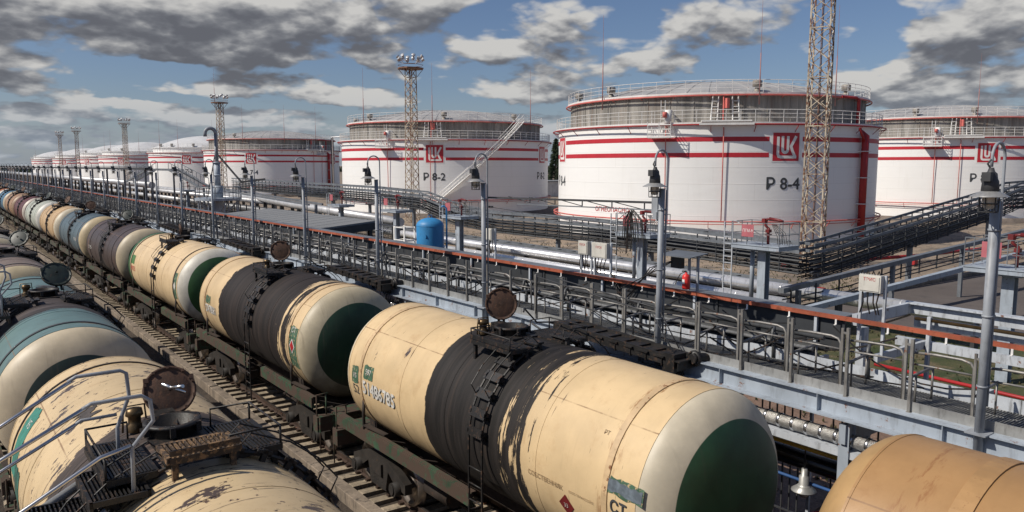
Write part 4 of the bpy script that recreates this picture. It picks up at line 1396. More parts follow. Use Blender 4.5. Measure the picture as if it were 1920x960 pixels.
def railing(mb, r, z, n, h=1.1, pr=.03, rr=.022, skip=None):
    for i in range(n):
        a = 360 * i / n
        p = pol(r, a, z); mb.tube([p, (p[0], p[1], z + h)], pr, 4, cap=False)
    for hh in (.4, .75, h): ring_tube(mb, r, z + hh, rr if hh < h else rr * 1.3, 96, 4)


def logo(t, deg, zc, size, rr=TR):
    """red square with pale rim and the letter strokes, wrapped on the wall"""
    def W_(u, v, off): return pol(rr + off, deg - math.degrees(u * size / rr), zc + v * size)
    def panel(s, off, m, name):
        mb = MB(); nn = 8
        vs = []
        for i in range(nn + 1):
            for j in (0, 1): vs.append(W_((i / nn - .5) * s, (j - .5) * s, off))
        mb.add(vs, [(2 * i, 2 * i + 2, 2 * i + 3, 2 * i + 1) for i in range(nn)])
        return mb.build(name, m, t)
    panel(1.1, .012, M['tankwhite'], 'logo_border')
    p = panel(1.0, .018, M['stripe'], 'logo_panel')
    mb = MB()
    def stroke(pts, w):
        pts = [Vector(q_) - Vector((.5, .5)) for q_ in pts]
        N = len(pts); L, R = [], []
        for i in range(N):
            d0 = (pts[i] - pts[i - 1]).normalized() if i else (pts[1] - pts[0]).normalized()
            d1 = (pts[i + 1] - pts[i]).normalized() if i < N - 1 else d0
            d = (d0 + d1).normalized()
            nrm = Vector((-d.y, d.x)) * (w / 2 / max(.5, d.dot(d0)))
            L.append(pts[i] + nrm); R.append(pts[i] - nrm)
        vs = [W_(q_.x, q_.y, .026) for q_ in L + R]
        mb.add(vs, [(i, N + i, N + i + 1, i + 1) for i in range(N - 1)])
    stroke([(.19, .86), (.19, .55), (.19, .24), (.22, .165), (.29, .14), (.5, .14), (.70, .14), (.90, .14)], .10)
    u = [(.36, .88), (.36, .6), (.36, .42)] + [(.46 + .10 * math.cos(a), .40 + .10 * math.sin(a)) for a in [PI + PI * i / 6 for i in range(1, 6)]] + [(.56, .42), (.56, .6), (.56, .88)]
    stroke(u, .10)
    stroke([(.87, .88), (.80, .74), (.68, .52), (.74, .36), (.86, .12)], .105)
    mb.build('logo_letters', M['tankwhite'], t)


M['tankwhite'] = mat('white_lettering_paint', (.78, .76, .73), .45, 0, .05, 1)
VENT = MB(); VENT.lathe([(.28, 0), (.28, .35), (.2, .36), (.2, .5), (.42, .52), (.45, 1.05), (.38, 1.12), (0, 1.14)], 14)
VENT = VENT.mesh('vent', M['dark2']) if 'dark2' in M else VENT.mesh('vent', mat('vent_grey', (.30, .28, .25), .6, .2, .35, 3, rust=.5))
ROD = MB(); ROD.tube([(0, 0, -1.0), (0, 0, 3.6)], [.06, .05], 6); ROD.tube([(0, 0, 3.6), (0, 0, 8.2)], [.028, .014], 5)
ROD = ROD.mesh('lightning_rod', mat('rod_red', (.33, .16, .15), .6, 0, .2, 1))


def shared_tank_meshes():
    T = {}
    mb = MB(); mb.lathe([(TR + .9, 0), (TR + .6, .55), (TR + .1, .62), (0, .62)], 64); T['base'] = mb.mesh('base', M['tankbase'])
    mb = MB(); mb.lathe([(TR, .6)] + [(TR, .6 + (TZ - .6) * i / 8) for i in range(1, 9)], 128); T['wall'] = mb.mesh('wall', M['tankwall'])
    mb = MB(); mb.lathe([(TU - .1, TZ), (TR + .32, TZ), (TR + .32, TZ + .14), (TU, TZ + .14)], 96, smooth=False); T['walkway'] = mb.mesh('walkway', M['white'])
    mb = MB(); railing(mb, TR + .25, TZ + .14, 84); T['railing'] = mb.mesh('railing', M['white'])
    mb = MB(); mb.lathe([(TU, TZ), (TU, UZ)], 128); T['upper'] = mb.mesh('upper_wall', M['tankup'])
    mb = MB(); mb.box((-.035, TU - .03, TZ + .1), (.035, TU + .05, UZ - .02)); T['ribs'] = mb.mesh('wall_rib', M['tankup'])
    mb = MB(); ring_tube(mb, TU + .55, UZ - .12, .085, 96, 8)
    for i in range(30): mb.bar(pol(TU, 12 * i + 4, UZ - .3), pol(TU + .55, 12 * i + 4, UZ - .14), .05)
    T['upipe'] = mb.mesh('cooling_ring', M['pinkred'])
    mb = MB(); ring_tube(mb, TR + .62, TZ - .10, .075, 128, 8)
    for i in range(28): mb.bar(pol(TR, 360 / 28 * i, TZ - .75), pol(TR + .62, 360 / 28 * i, TZ - .14), .05)
    T['lpipe'] = mb.mesh('cooling_ring', M['red'])
    mb = MB(); ring_tube(mb, TR + .5, 2.55, .07, 128, 8); ring_tube(mb, TR + .5, 2.3, .04, 96, 6)
    for i in range(28): mb.bar(pol(TR, 360 / 28 * i, 1.9), pol(TR + .5, 360 / 28 * i, 2.5), .05)
    T['bpipe'] = mb.mesh('cooling_ring', M['pinkred'])
    mb = MB(); mb.lathe([(TU - .3, UZ), (TU + .42, UZ), (TU + .42, UZ + .16), (TU - .1, UZ + .16)], 96, smooth=False); T['eave'] = mb.mesh('eave', M['white'])
    mb = MB(); Rr = TU - .1; n_ = 10
    mb.lathe([(Rr * math.cos(i / n_ * PI / 2) if i < n_ else 0.0, UZ + .15 + (AZ - UZ - .15) * (1 - (1 - i / n_ * 1) ** 0 * (math.cos(i / n_ * PI / 2)) ** 2)) for i in range(n_ + 1)], 96)
    T['roof'] = mb.mesh('roof', M['tankroof']); T['roofw'] = mb.mesh('roof', M['tankroofw'])
    mb = MB()
    for i in range(48):
        prof = []
        for j in range(8):
            c = math.cos(j / 8 * PI / 2 * .9); prof.append(pol(Rr * c, 7.5 * i, UZ + .17 + (AZ - UZ - .15) * (1 - c * c)))
        mb.tube(prof, .03, 3, cap=False)
    zb = 12.9
    mb2 = MB(); mb2.lathe([(TU, TZ), (TU, zb), (TU + .35, zb), (TU + .35, zb + .15), (TU - .1, zb + .15)], 96, smooth=False); T['upperw'] = mb2.mesh('upper_wall', M['whitewall'])
    mb2 = MB(); mb2.lathe([(Rr * math.cos(i / 12 * PI / 2) if i < 12 else 0.0, zb + .15 + 3.9 * (1 - math.cos(i / 12 * PI / 2) ** 2)) for i in range(13)], 96); T['roofw'] = mb2.mesh('roof', M['tankroofw'])
    mb2 = MB(); railing(mb2, TU + .3, zb + .16, 72); T['rrailw'] = mb2.mesh('roof_railing', M['white'])
    T['seam'] = mb.mesh('roof_seam', M['tankroof'])
    mb = MB(); railing(mb, TU + .35, UZ + .16, 72); T['rrail'] = mb.mesh('roof_railing', M['white'])
    return T


T_ = shared_tank_meshes()


def foam_box(t, deg):                    # caged service platform hung on the wall top, with its red riser pipe
    f = link('service_cage', None, t)
    a = -math.radians(deg)
    def P(u, r, z): p = pol(TR + r, deg, z); return (p[0] - u * math.cos(math.radians(deg)), p[1] + u * math.sin(math.radians(deg)), z)
    mb = MB()
    z0, z1 = TZ - 1.25, TZ + .1
    C8 = [P(u, r, z) for u in (-1.1, 1.1) for r in (.1, 1.25) for z in (z0, z1 + .75)]
    mb.bar(P(-1.1, .65, z0), P(1.1, .65, z0), 1.15, .06)
    for u in (-1.1, 0, 1.1): mb.tube([P(u, 1.25, z0), P(u, 1.25, z1 + .1)], .045, 4); mb.tube([P(u, .1, z0), P(u, .1, z1 + 1.2)], .045, 4)
    for zz in (z0 + .35, z0 + .75, z0 + 1.15): mb.tube([P(-1.1, .1, zz), P(-1.1, 1.25, zz), P(1.1, 1.25, zz), P(1.1, .1, zz)], .045, 4)
    mb.bar(P(-1.1, 1.26, z0 + .08), P(1.1, 1.26, z0 + .08), .03, .16)
    for u in (-.2, .2): mb.tube([P(u, .2, z0 + .3), P(u, .2, z1 + 2.1)], .045, 4)
    for i in range(9): mb.tube([P(-.2, .2, z0 + .5 + .3 * i), P(.2, .2, z0 + .5 + .3 * i)], .018, 4)
    mb.build('cage', M['white'], f)
    mb = MB(); c = P(.55, .35, TZ + .75); 
    mb.tube([P(.55, .35, TZ - .1), P(.55, .35, TZ + 1.3)], .32, 12); mb.tube([P(.55, .3, TZ + 1.2), P(.55, -.5, TZ + 1.25), P(.55, -1.3, TZ + .9)], .14, 8); mb.build('foam_chamber', M['white'], f)
    mb = MB(); mb.tube([P(.35, .32, TZ + .9), P(.35, .32, TZ - 1.6), P(.35, .22, 6.2), P(.35, .22, 2.5)], .05, 8); mb.lathe([(.0, 0), (.2, 0), (.2, .5), (.0, .5)], 10, P(.35, .75, TZ + .6)); mb.build('riser', M['pinkred'], f)
    return f


def roof_box(t, deg, rise=True):           # frame and platform between walkway and roof edge
    def P(u, r, z): p = pol(TU + r, deg, z); return (p[0] - u * math.cos(math.radians(deg)), p[1] + u * math.sin(math.radians(deg)), z)
    f = link('access_frame', None, t)
    mb = MB()
    mb.bar(P(-2.2, 1.5, TZ + .22), P(2.2, 1.5, TZ + .22), 1.2, .14)
    for u in (-1.3, -.7, .7, 1.3): mb.bar(P(u, .25, TZ + .2), P(u * .85, .25, UZ + .1), .09)
    for i in range(6): mb.bar(P(-1.25, .3, TZ + .6 + .5 * i), P(-.72, .3, TZ + .6 + .5 * i), .06); mb.bar(P(.72, .3, TZ + .6 + .5 * i), P(1.25, .3, TZ + .6 + .5 * i), .06)
    mb.bar(P(-2.4, 2.1, TZ - .05), P(2.4, 2.1, TZ - .05), .12, .2)
    mb.build('frame', M['white'], f)
    if rise:
        mb = MB(); mb.tube([P(-.2, .5, UZ - .1), P(-.2, .6, TZ + .1), P(-.2, 1.65, TZ - .5), P(-.2, 1.6, 2.5)], .05, 8); mb.cbox(P(.1, .4, TZ + 1.9), (.35, .35, .9)); mb.build('riser', M['pinkred'], f)
    return f


def wall_stair(t, d0, z0, d1, z1):         # stair following the wall
    s = link('wall_stair', None, t)
    n = 34
    mb = MB()
    for r0 in (TR + .15, TR + 1.15):
        mb.tube([pol(r0, d0 + (d1 - d0) * i / n, z0 + (z1 - z0) * i / n) for i in range(n + 1)], .09, 4)
    for hh in (.5, 1.05): mb.tube([pol(TR + 1.15, d0 + (d1 - d0) * i / n, z0 + hh + (z1 - z0) * i / n) for i in range(n + 1)], .03, 4); mb.tube([pol(TR + .2, d0 + (d1 - d0) * i / n, z0 + hh + (z1 - z0) * i / n) for i in range(n + 1)], .03, 4)
    for i in range(0, n + 1): p = pol(TR + 1.15, d0 + (d1 - d0) * i / n, z0 + (z1 - z0) * i / n); mb.tube([p, (p[0], p[1], p[2] + 1.05)], .025, 4)
    mb.build('stringer', M['white'], s)
    mb = MB()
    nt = 60
    for i in range(nt):
        a, z = d0 + (d1 - d0) * (i + .5) / nt, z0 + (z1 - z0) * (i + .5) / nt
        mb.bar(pol(TR + .15, a, z), pol(TR + 1.15, a, z), .22, .04)
    mb.build('tread', M['white'], s)


def make_tank(label, X, Y, logos=(), text='', texts=(), cages=(), frames=(), rods=(0, 60, 120, 180, 240, 300), vents=(), white=False, fat=None, stair=None, detail=True, group='storage tanks'):
    t = thing('storage_tank', label, 'storage tank', (X, Y, 0), 'white storage tanks of the terminal')
    for nm, kk in (('base', 'base'), ('wall', 'wall'), ('walkway', 'walkway'), ('railing', 'railing'), ('upper_wall', 'upperw' if white else 'upper'), ('cooling_ring', 'lpipe'), ('roof_railing', 'rrailw' if white else 'rrail')) + (() if white else (('cooling_ring', 'upipe'), ('eave', 'eave'))):
        link(nm, T_[kk], t)
    link('roof', T_['roofw' if white else 'roof'], t)
    if detail: link('cooling_ring', T_['bpipe'], t); [link('wall_rib', T_['ribs'], t, None, (0, 0, 2 * PI * i / 44)) for i in range(44)]; tag(link('roof_seam', T_['seam'], t), kind='stuff')
    gaps = sorted((d % 360) for d, _ in logos)
    half = math.degrees(1.62 / TR)
    for zc in (8.62, 10.06):
        spans = [(0, 360)] if not gaps else [(gaps[i] + half, (gaps[(i + 1) % len(gaps)] - half) + (360 if i == len(gaps) - 1 else 0)) for i in range(len(gaps))]
        for a, b_ in spans:
            mb = MB(); n_ = max(8, int((b_ - a) / 2.5))
            vs = []
            for i in range(n_ + 1):
                d = a + (b_ - a) * i / n_
                for (r, z) in ((TR - .01, zc - .21), (TR + .014, zc - .21), (TR + .014, zc + .21), (TR - .01, zc + .21)): vs.append(pol(r, d, z))
            fs = []
            for i in range(n_):
                for j in range(3): fs.append((4 * i + j, 4 * i + j + 1, 4 * i + 5 + j, 4 * i + 4 + j))
            mb.add(vs, fs); mb.build('stripe', M['stripe'], t)
    for d, zc in logos: logo(t, d, zc, 2.55)
    for d in texts:
        f = lambda u, v, e, d=d: pol(TR + .016 + e, d - math.degrees(u / TR), 5.95 + v)
        text_part(text, 1.5, f, M['ink'], t, bold=.03)
    for d in cages: foam_box(t, d)
    for i, d in enumerate(frames): roof_box(t, d, i == 0)
    for d in rods: link('lightning_rod', ROD, t, pol(TU + .6, d, UZ if not white else 13.0))
    for d in vents: link('vent', VENT, t, pol(TU - .55, d, (UZ if not white else 12.9) + .15))
    if fat:
        mb = MB()
        mb.tube([pol(TU + .7, fat + 9, UZ - .1), pol(TU + .8, fat + 1, UZ - .1), pol(TU + .9, fat, UZ - .3), pol(TU + .9, fat, TZ - .2), pol(TR + .45, fat + .8, TZ - 1.0), pol(TR + .45, fat + 1, .8)], [.12, .12, .16, .2, .34, .34], 12)
        mb.tube([pol(TR + .5, fat + 5, TZ - .3), pol(TR + .45, fat + 1.2, TZ - 1.6)], .13, 8)
        mb.build('down_pipe', M['red'], t)
        mb = MB()
        for z in (4, 6.5, 9): mb.bar(pol(TR, fat - .4, z), pol(TR + .85, fat - .4, z), .07); mb.bar(pol(TR, fat + 2.4, z), pol(TR + .85, fat + 2.4, z), .07); mb.bar(pol(TR + .85, fat - .4, z), pol(TR + .85, fat + 2.4, z), .07)
        mb.build('pipe_clamp', M['white'], t)
    if stair: wall_stair(t, *stair)
    return t


ZL = 9.35
t84 = make_tank('big white tank numbered P 8-4 with a fat red pipe down its side', 70.8, 56.8, [(208.4, ZL), (298.5, ZL), (118, ZL)], 'Р 8-4', (209, 299), (246,), (227,), (188, 216.5, 272), (272, 216, 175, 300, 20, 100), fat=176)
f = lambda u, v, e: pol(TR + .016 + e, 264.5 - math.degrees(u / TR), 3.32 + v)
text_part('ОГНЕОПАСНО', .62, f, M['inkred'], t84, bold=.01)
make_tank('white tank numbered P 8-2 with a stair climbing its wall', 69.9, 111.3, [(217.7, ZL), (148.5, ZL), (300, ZL)], 'Р 8-2', (218, 150), (243,), (219,), (158, 219, 262), (262, 213, 168, 310), stair=(222, .8, 172, UZ))
make_tank('white tank half hidden behind the big one at the right edge', 125, 57, [(224.6, ZL), (140, ZL), (310, ZL)], 'Р 8-3', (226,), (247,), (235.3,), (229, 180), (229, 256, 180, 300))
make_tank('white tank hidden behind P 8-4', 125, 111.3, detail=False, rods=(225,))
make_tank('white tank numbered P 7-4 behind the goosenecked standpipe', 73.6, 203, [(217.4, ZL), (140, ZL), (300, ZL)], 'Р 7-4', (217.6,), (158,), (165,), (225, 190, 160, 250), (236,), fat=148)
make_tank('white tank numbered P 7-2 behind the crossover stair', 72, 257.5, [(215.5, ZL), (140, ZL), (300, ZL)], 'Р 7-2', (216,), (), (), (225, 190, 250), (236, 210, 255), white=True, stair=(200, .8, 160, 12.9), detail=False)
make_tank('white domed tank numbered P 6-3 beyond P 7-2', 71, 339, [(222.7, ZL), (140, ZL), (300, ZL)], 'Р 6-3', (223,), (), (), (240, 200), (250, 225), white=True, detail=False)
make_tank('second white domed tank from the far end of the row', 71, 393.5, [(238.6, ZL), (140, ZL)], '', (), (), (), (250, 210), (250,), white=True, detail=False)
make_tank('white domed tank beyond the twin floodlight masts', 71, 477, [(231, ZL), (140, ZL)], '', (), (), (), (250, 210), (), white=True, detail=False)
make_tank('smallest looking white tank at the far left end of the row', 71, 580, [], '', (), (), (), (250,), (), white=True, detail=False)

# ------------------------------------------------------------------ lattice floodlight masts
def make_mast(H=22.0, w0=1.45, w1=1.1, platform=True):
    t = thing('floodlight_mast', 'x', 'mast', (0, 0, 0), 'lattice floodlight masts along the tank row')
    legs = [(-1, -1), (1, -1), (1, 1), (-1, 1)]
    def P(i, z): w_ = (w0 + (w1 - w0) * z / H) / 2; return Vector((legs[i % 4][0] * w_, legs[i % 4][1] * w_, z))
    for i in range(4):
        mb = MB(); mb.bar(P(i, 0), P(i, H), .10); mb.build('leg', M['mast'], t)
    mb = MB()
    nz = int(H / 1.15)
    for kz in range(nz):
        z0, z1 = H * kz / nz, H * (kz + 1) / nz
        for i in range(4):
            mb.bar(P(i, z0), P(i + 1, z1), .05); mb.bar(P(i + 1, z0), P(i, z1), .05)
            if kz % 3 == 0: mb.bar(P(i, z0), P(i + 1, z0), .07)
    mb.build('bracing', M['mast'], t)
    mb = MB()
    for u in (-.2, .2): mb.bar((u, 0, .3), (u, 0, H), .05)
    for i in range(int(H / .35)): mb.bar((-.2, 0, .4 + .35 * i), (.2, 0, .4 + .35 * i), .025)
    mb.build('ladder', M['mastrust'], t)
    if platform:
        mb = MB(); mb.prism([(math.cos(a) * 1.9, math.sin(a) * 1.9) for a in [PI / 8 + i * PI / 4 for i in range(8)]], H, H + .16, 'z')
        for zz in (H + .55, H + 1.05): mb.tube([(1.85 * math.cos(a), 1.85 * math.sin(a), zz) for a in [PI / 8 + i * PI / 4 for i in range(8)]], .03, 4, closed=True)
        for i in range(4): mb.bar(P(i, H - 1.2), (legs[i][0] * 1.25, legs[i][1] * 1.25, H), .07)
        mb.build('platform', M['mastrust'], t)
        FL = MB(); FL.lathe([(.05, -.22), (.14, -.2), (.27, .12), (.28, .16), (0, .12)], 12); FL.bar((0, 0, -.2), (0, 0, -.75), .05)
        me = FL.mesh('floodlight', M['silverp'])
        for kk in range(14):
            a = 2 * PI * kk / 14
            link('floodlight', me, t, (1.75 * math.cos(a), 1.75 * math.sin(a), H + 1.35 + .35 * (kk % 2)), (.9, 0, a + PI / 2))
    return t


mm_ = make_mast(34.0, 1.42, 1.30, False)
mm_.location = (52.8, 32.6, 0); mm_.rotation_euler.z = .35
mm_['label'] = 'tall rusty cream lattice mast rising out of frame in front of tank P 8-4'
m0 = make_mast()
for i, (X, Y, s, lab) in enumerate([(51.8, 91, .92, 'lattice floodlight mast in front of tank P 8-2'), (52, 175, .96, 'lattice floodlight mast beside the goosenecked standpipe'),
                                    (52, 277, .95, 'lattice floodlight mast in front of the tank numbered P 6-3'), (52, 377, 1.0, 'right one of the two close floodlight masts far left'),
                                    (52, 429, 1.0, 'left one of the two close floodlight masts far left'), (20, 620, .95, 'tiny floodlight mast alone at the left edge of the skyline')]):
    o = m0 if i == 0 else copy_tree(m0)
    o.location = (X, Y, 0); o.scale = (s, s, s); o.rotation_euler.z = .4 + .3 * i; o['label'] = lab
tall_rod = link('lightning_rod', ROD, None, (51.0, 175, 21.0)); tall_rod.scale = (1, 1, .9); tag(tall_rod, 'thin lightning rod standing on the mast by the goosenecked standpipe', 'lightning rod')


# ------------------------------------------------------------------ pipelines beyond the rack
def pipeline(name, label, pts, r, m, n=14, group='silver pipelines beyond the rack', flange=6.0):
    t = thing(name, label, 'pipeline', (0, 0, 0), group)
    mb = MB(); mb.tube(pts, r, n); mb.build('cladding', m, t)
    mb = MB()
    for a, b_ in zip(pts[:-1], pts[1:]):
        a, b_ = Vector(a), Vector(b_); L = (b_ - a).length
        for i in range(int(L / flange)):
            p = a + (b_ - a) * ((i + .5) * flange / L); d = (b_ - a).normalized() * .04
            mb.tube([p - d, p + d], r * 1.03, n)
    mb.build('joint_band', m, t)
    for a, b_ in zip(pts[:-1], pts[1:]):
        a, b_ = Vector(a), Vector(b_); L = (b_ - a).length
        for i in range(int(L / 6) + 1):
            p = a + (b_ - a) * min(1, i * 6 / L)
            MB().box((p.x - .2, p.y - .08, 0), (p.x + .2, p.y + .08, p.z - r * .9)).build('support', M['dark'], t)
    return t


pipeline('pipeline', 'thick silver clad pipeline, the upper one beyond the orange rail', [(34.0, 13.5, 1.48), (34.0, 66, 1.55), (34.0, 88, 1.6)], .31, M['silver'])
pipeline('pipeline', 'thinner silver pipeline in front of the thick one, ending in a capped elbow', [(33.3, 21.7, .98), (33.3, 60, .98)], .24, M['silver'])
pipeline('pipeline', 'pale clad pipe bending over behind the grey canopy', [(34.0, 62, 2.55), (34.0, 88, 3.1), (38, 112, 3.0), (38, 200, 3.0)], .42, M['silverp'])
pipeline('pipeline', 'big pale pipe on tall supports far left under the dark pipe bridge', [(30, 140, 4.4), (30, 480, 4.4)], .55, M['silverp'], flange=12)
pipeline('pipeline', 'low pale pipe beside the far pipe bridge', [(36, 95, 1.6), (36, 330, 1.6)], .4, M['silverp'], flange=12)
pipeline('pipeline', 'middle pale pipe beside the far pipe bridge', [(37.5, 95, 2.6), (37.5, 330, 2.6)], .35, M['silverp'], flange=12)
pipeline('pipeline', 'white pipe arching to the top of tank P 8-2', [(57, 128, .6), (57, 128, 12.6), (60.0, 123.5, 12.6)], .16, M['silverp'])

# ------------------------------------------------------------------ cable racks
def cable_rack(label, path, width, tiers, drop, hang, cols, topgap=.42):
    """path: centre line of the top tray; tiers of cables hang below"""
    t = thing('cable_rack', label, 'cable rack', (0, 0, 0), 'elevated racks of black cables')
    pts = [Vector(p) for p in path]
    def side(i):
        d0 = (pts[i] - pts[i - 1]) if i else (pts[1] - pts[0])
        d1 = (pts[i + 1] - pts[i]) if i < len(pts) - 1 else d0
        d = (d0.normalized() + d1.normalized()); d.z = 0; d.normalize()
        return Vector((d.y, -d.x, 0))
    sd_ = [side(i) for i in range(len(pts))]
    def line(off, dz): return [pts[i] + sd_[i] * off + Vector((0, 0, dz)) for i in range(len(pts))]
    for dz in (0, -topgap):
        for off in (-width / 2, width / 2):
            mb = MB(); L = line(off, dz)
            for a, b_ in zip(L[:-1], L[1:]): mb.bar(a, b_, .07, .17)
            mb.build('tray_side', M['trayd'], t)
    mb = MB()
    for dz in [-topgap - .30 - i * drop for i in range(tiers)]:
        for off in [-width / 2 + width * j / 4 for j in range(5)]:
            mb.tube([p + Vector((0, 0, random.uniform(-.02, .02))) for p in line(off + random.uniform(-.03, .03), dz + random.uniform(-.015, .015))], random.uniform(.03, .055), 5)
    mb.build('cable_bundle', M['traydk'], t)
    H_ = MB().box((-.03, -.03, -topgap - .35 - (tiers - 1) * drop), (.03, .03, .08)).mesh('hanger', M['traydk'])
    S_ = MB()
    for i in range(tiers): S_.box((-width / 2, -.03, -topgap - .36 - i * drop), (width / 2, .03, -topgap - .33 - i * drop))
    S_.box((-width / 2, -.025, -.03), (width / 2, .025, .02)); S_.box((-width / 2, -.03, -topgap - .03), (width / 2, .03, -topgap + .02))
    S_ = S_.mesh('shelf', M['traydk'])
    for a, b_ in zip(pts[:-1], pts[1:]):
        L = (b_ - a).length
        if L < .5: continue
        az = math.atan2(b_.y - a.y, b_.x - a.x)
        for i in range(int(L / hang)):
            p = a + (b_ - a) * ((i + .5) * hang / L)
            s_ = Vector((math.sin(az), -math.cos(az), 0))
            for off in (-width / 2, width / 2): link('hanger', H_, t, p + s_ * off)
            link('shelf', S_, t, p, (0, 0, az - PI / 2))
    for c in cols:
        mb = MB(); mb.box((c[0] - .14, c[1] - .14, 0), (c[0] + .14, c[1] + .14, c[2])); mb.bar((c[0] - width / 2, c[1], c[2]), (c[0] + width / 2, c[1], c[2]), .14); mb.build('column', M['trayd'], t)
    return t


cable_rack('long rack of black cables in front of tanks P 8-2 and P 8-4', [(40, 128, 5.6), (40, 78, 5.25), (40, 68, 5.0), (40, 61.5, 3.85), (40, 56, 3.55), (40, 43.6, 3.6), (40, 33.3, 3.4), (40.2, 25.3, 3.15)], 1.1, 5, .24, 1.5,
           [(40, yy, z) for yy, z in ((120, 3.6), (110, 3.6), (100, 3.5), (90, 3.4), (80, 3.3), (70, 3.2), (57, 1.9), (47, 1.9), (37, 1.7), (28, 1.6))])
cable_rack('rack of black cables climbing to the right over the asphalt', [(40.2, 25.2, 3.15), (42, 25.0, 3.3), (64.6, 25.0, 5.75), (68, 25.0, 6.3), (86, 25, 6.6)], 1.1, 5, .31, 1.5, [(41, 25, 1.5), (52, 25, 2.6), (64, 25, 4.0), (74, 25, 4.5)])
cable_rack('low double row of dark cable trays between the silver pipes and the tank racks', [(37, 110, 1.7), (37, 62, 1.6), (37, 24.5, 1.30)], .9, 2, .22, 1.6, [(37, yy, .9) for yy in (27, 36, 45, 54, 66, 80)], .3)
lt = thing('cable_tray', 'lower grey tray with thin cables rising to the right below the cable rack', 'cable tray', (0, 0, 0))
mb = MB(); mb.bar((30.5, 20.3, 2.05), (47.5, 20.0, 3.0), .30, .22); mb.bar((47.5, 20, 3.0), (70, 20, 4.1), .30, .22); mb.build('tray', M['trayd'], lt)
mb = MB()
for dz in (.35, .6, .8): mb.tube([(30.5, 20.2, 2.0 - dz), (36, 20.2, 2.2 - dz - .1), (41, 20.1, 2.6 - dz), (47, 20, 2.95 - dz - .05), (60, 20, 3.6 - dz)], .035, 5)
mb.build('cable', M['traydk'], lt)
for i in range(12): x = 31 + i * 2.0; z = 2.05 + (x - 30.5) * .056; MB().bar((x, 20.1, z), (x, 20.1, z - .95), .06).build('hanger', M['traydk'], lt)
mb = MB()
for x, z in ((31.5, 2.0), (40, 2.5), (48, 2.9)): mb.box((x - .1, 19.95, 0), (x + .1, 20.15, z))
mb.build('column', M['trayd'], lt)
pb = tag(MB().bar((26, 16.5, 2.2), (52, 16.2, 3.3), .25, .22).build('pipe_beam', M['rack']), 'pale blue straight beam rising right over the asphalt below the trays', 'beam')

# dark pipe bridge along the far left skyline, with its crossover stair
br = thing('pipe_bridge', 'long dark pipe bridge on posts along the far left skyline', 'pipe bridge', (0, 0, 0))
mb = MB(); mb.bar((22, 104, 7.25), (22, 420, 7.05), .9, .30); mb.build('girder', M['dark'], br)
mb = MB()
for zz in (7.55,): mb.tube([(22.4, 104, zz), (22.4, 420, zz)], .05, 5); mb.tube([(21.6, 104, zz), (21.6, 420, zz)], .05, 5)
mb.build('pipe', M['trayd'], br)
PO = MB().box((-.12, -.12, 0), (.12, .12, 7.1)).mesh('post', M['trayd'])
for i in range(24): link('post', PO, br, (22, 106 + 13 * i, 0))
st = thing('crossover_stair', 'grey steel crossover stair over the pipes at the end of the pipe bridge', 'stair', (0, 0, 0))
for yo in (25.4, 26.6):
    mb = MB(); mb.bar((yo, 137, 5.0), (yo, 121, 7.1), .14, .26); mb.bar((yo, 121, 7.1), (yo, 108.7, 7.1), .14, .26); mb.bar((yo, 108.7, 7.1), (yo, 95, 5.2), .14, .26); mb.bar((yo, 95, 5.2), (yo, 62, 4.4), .14, .16); mb.build('stringer', M['trayd'], st)
    mb = MB()
    for (a, za, b_, zb) in ((137, 5.0, 121, 7.1), (108.7, 7.1, 95, 5.2)):
        for i in range(9): yy = a + (b_ - a) * i / 8; zz = za + (zb - za) * i / 8; mb.bar((yo, yy, zz), (yo, yy, zz + .95), .05)
        mb.bar((yo, a, za + .95), (yo, b_, zb + .95), .06)
    mb.build('handrail', M['trayd'], st)
mb = MB()
for (a, za, b_, zb) in ((137, 5.0, 121, 7.1), (108.7, 7.1, 95, 5.2)):
    for i in range(22): yy = a + (b_ - a) * i / 21; zz = za + (zb - za) * i / 21; mb.box((25.4, yy - .15, zz), (26.6, yy + .15, zz + .04))
mb.build('tread', M['trayd'], st)
mb = MB()
for yy in (137, 121, 108.7, 95, 78, 62): MB().box((25.9, yy - .1, 0), (26.1, yy + .1, 5.0 if yy in (137, 95) else (7.0 if yy in (121, 108.7) else 4.4))).build('post', M['trayd'], st)

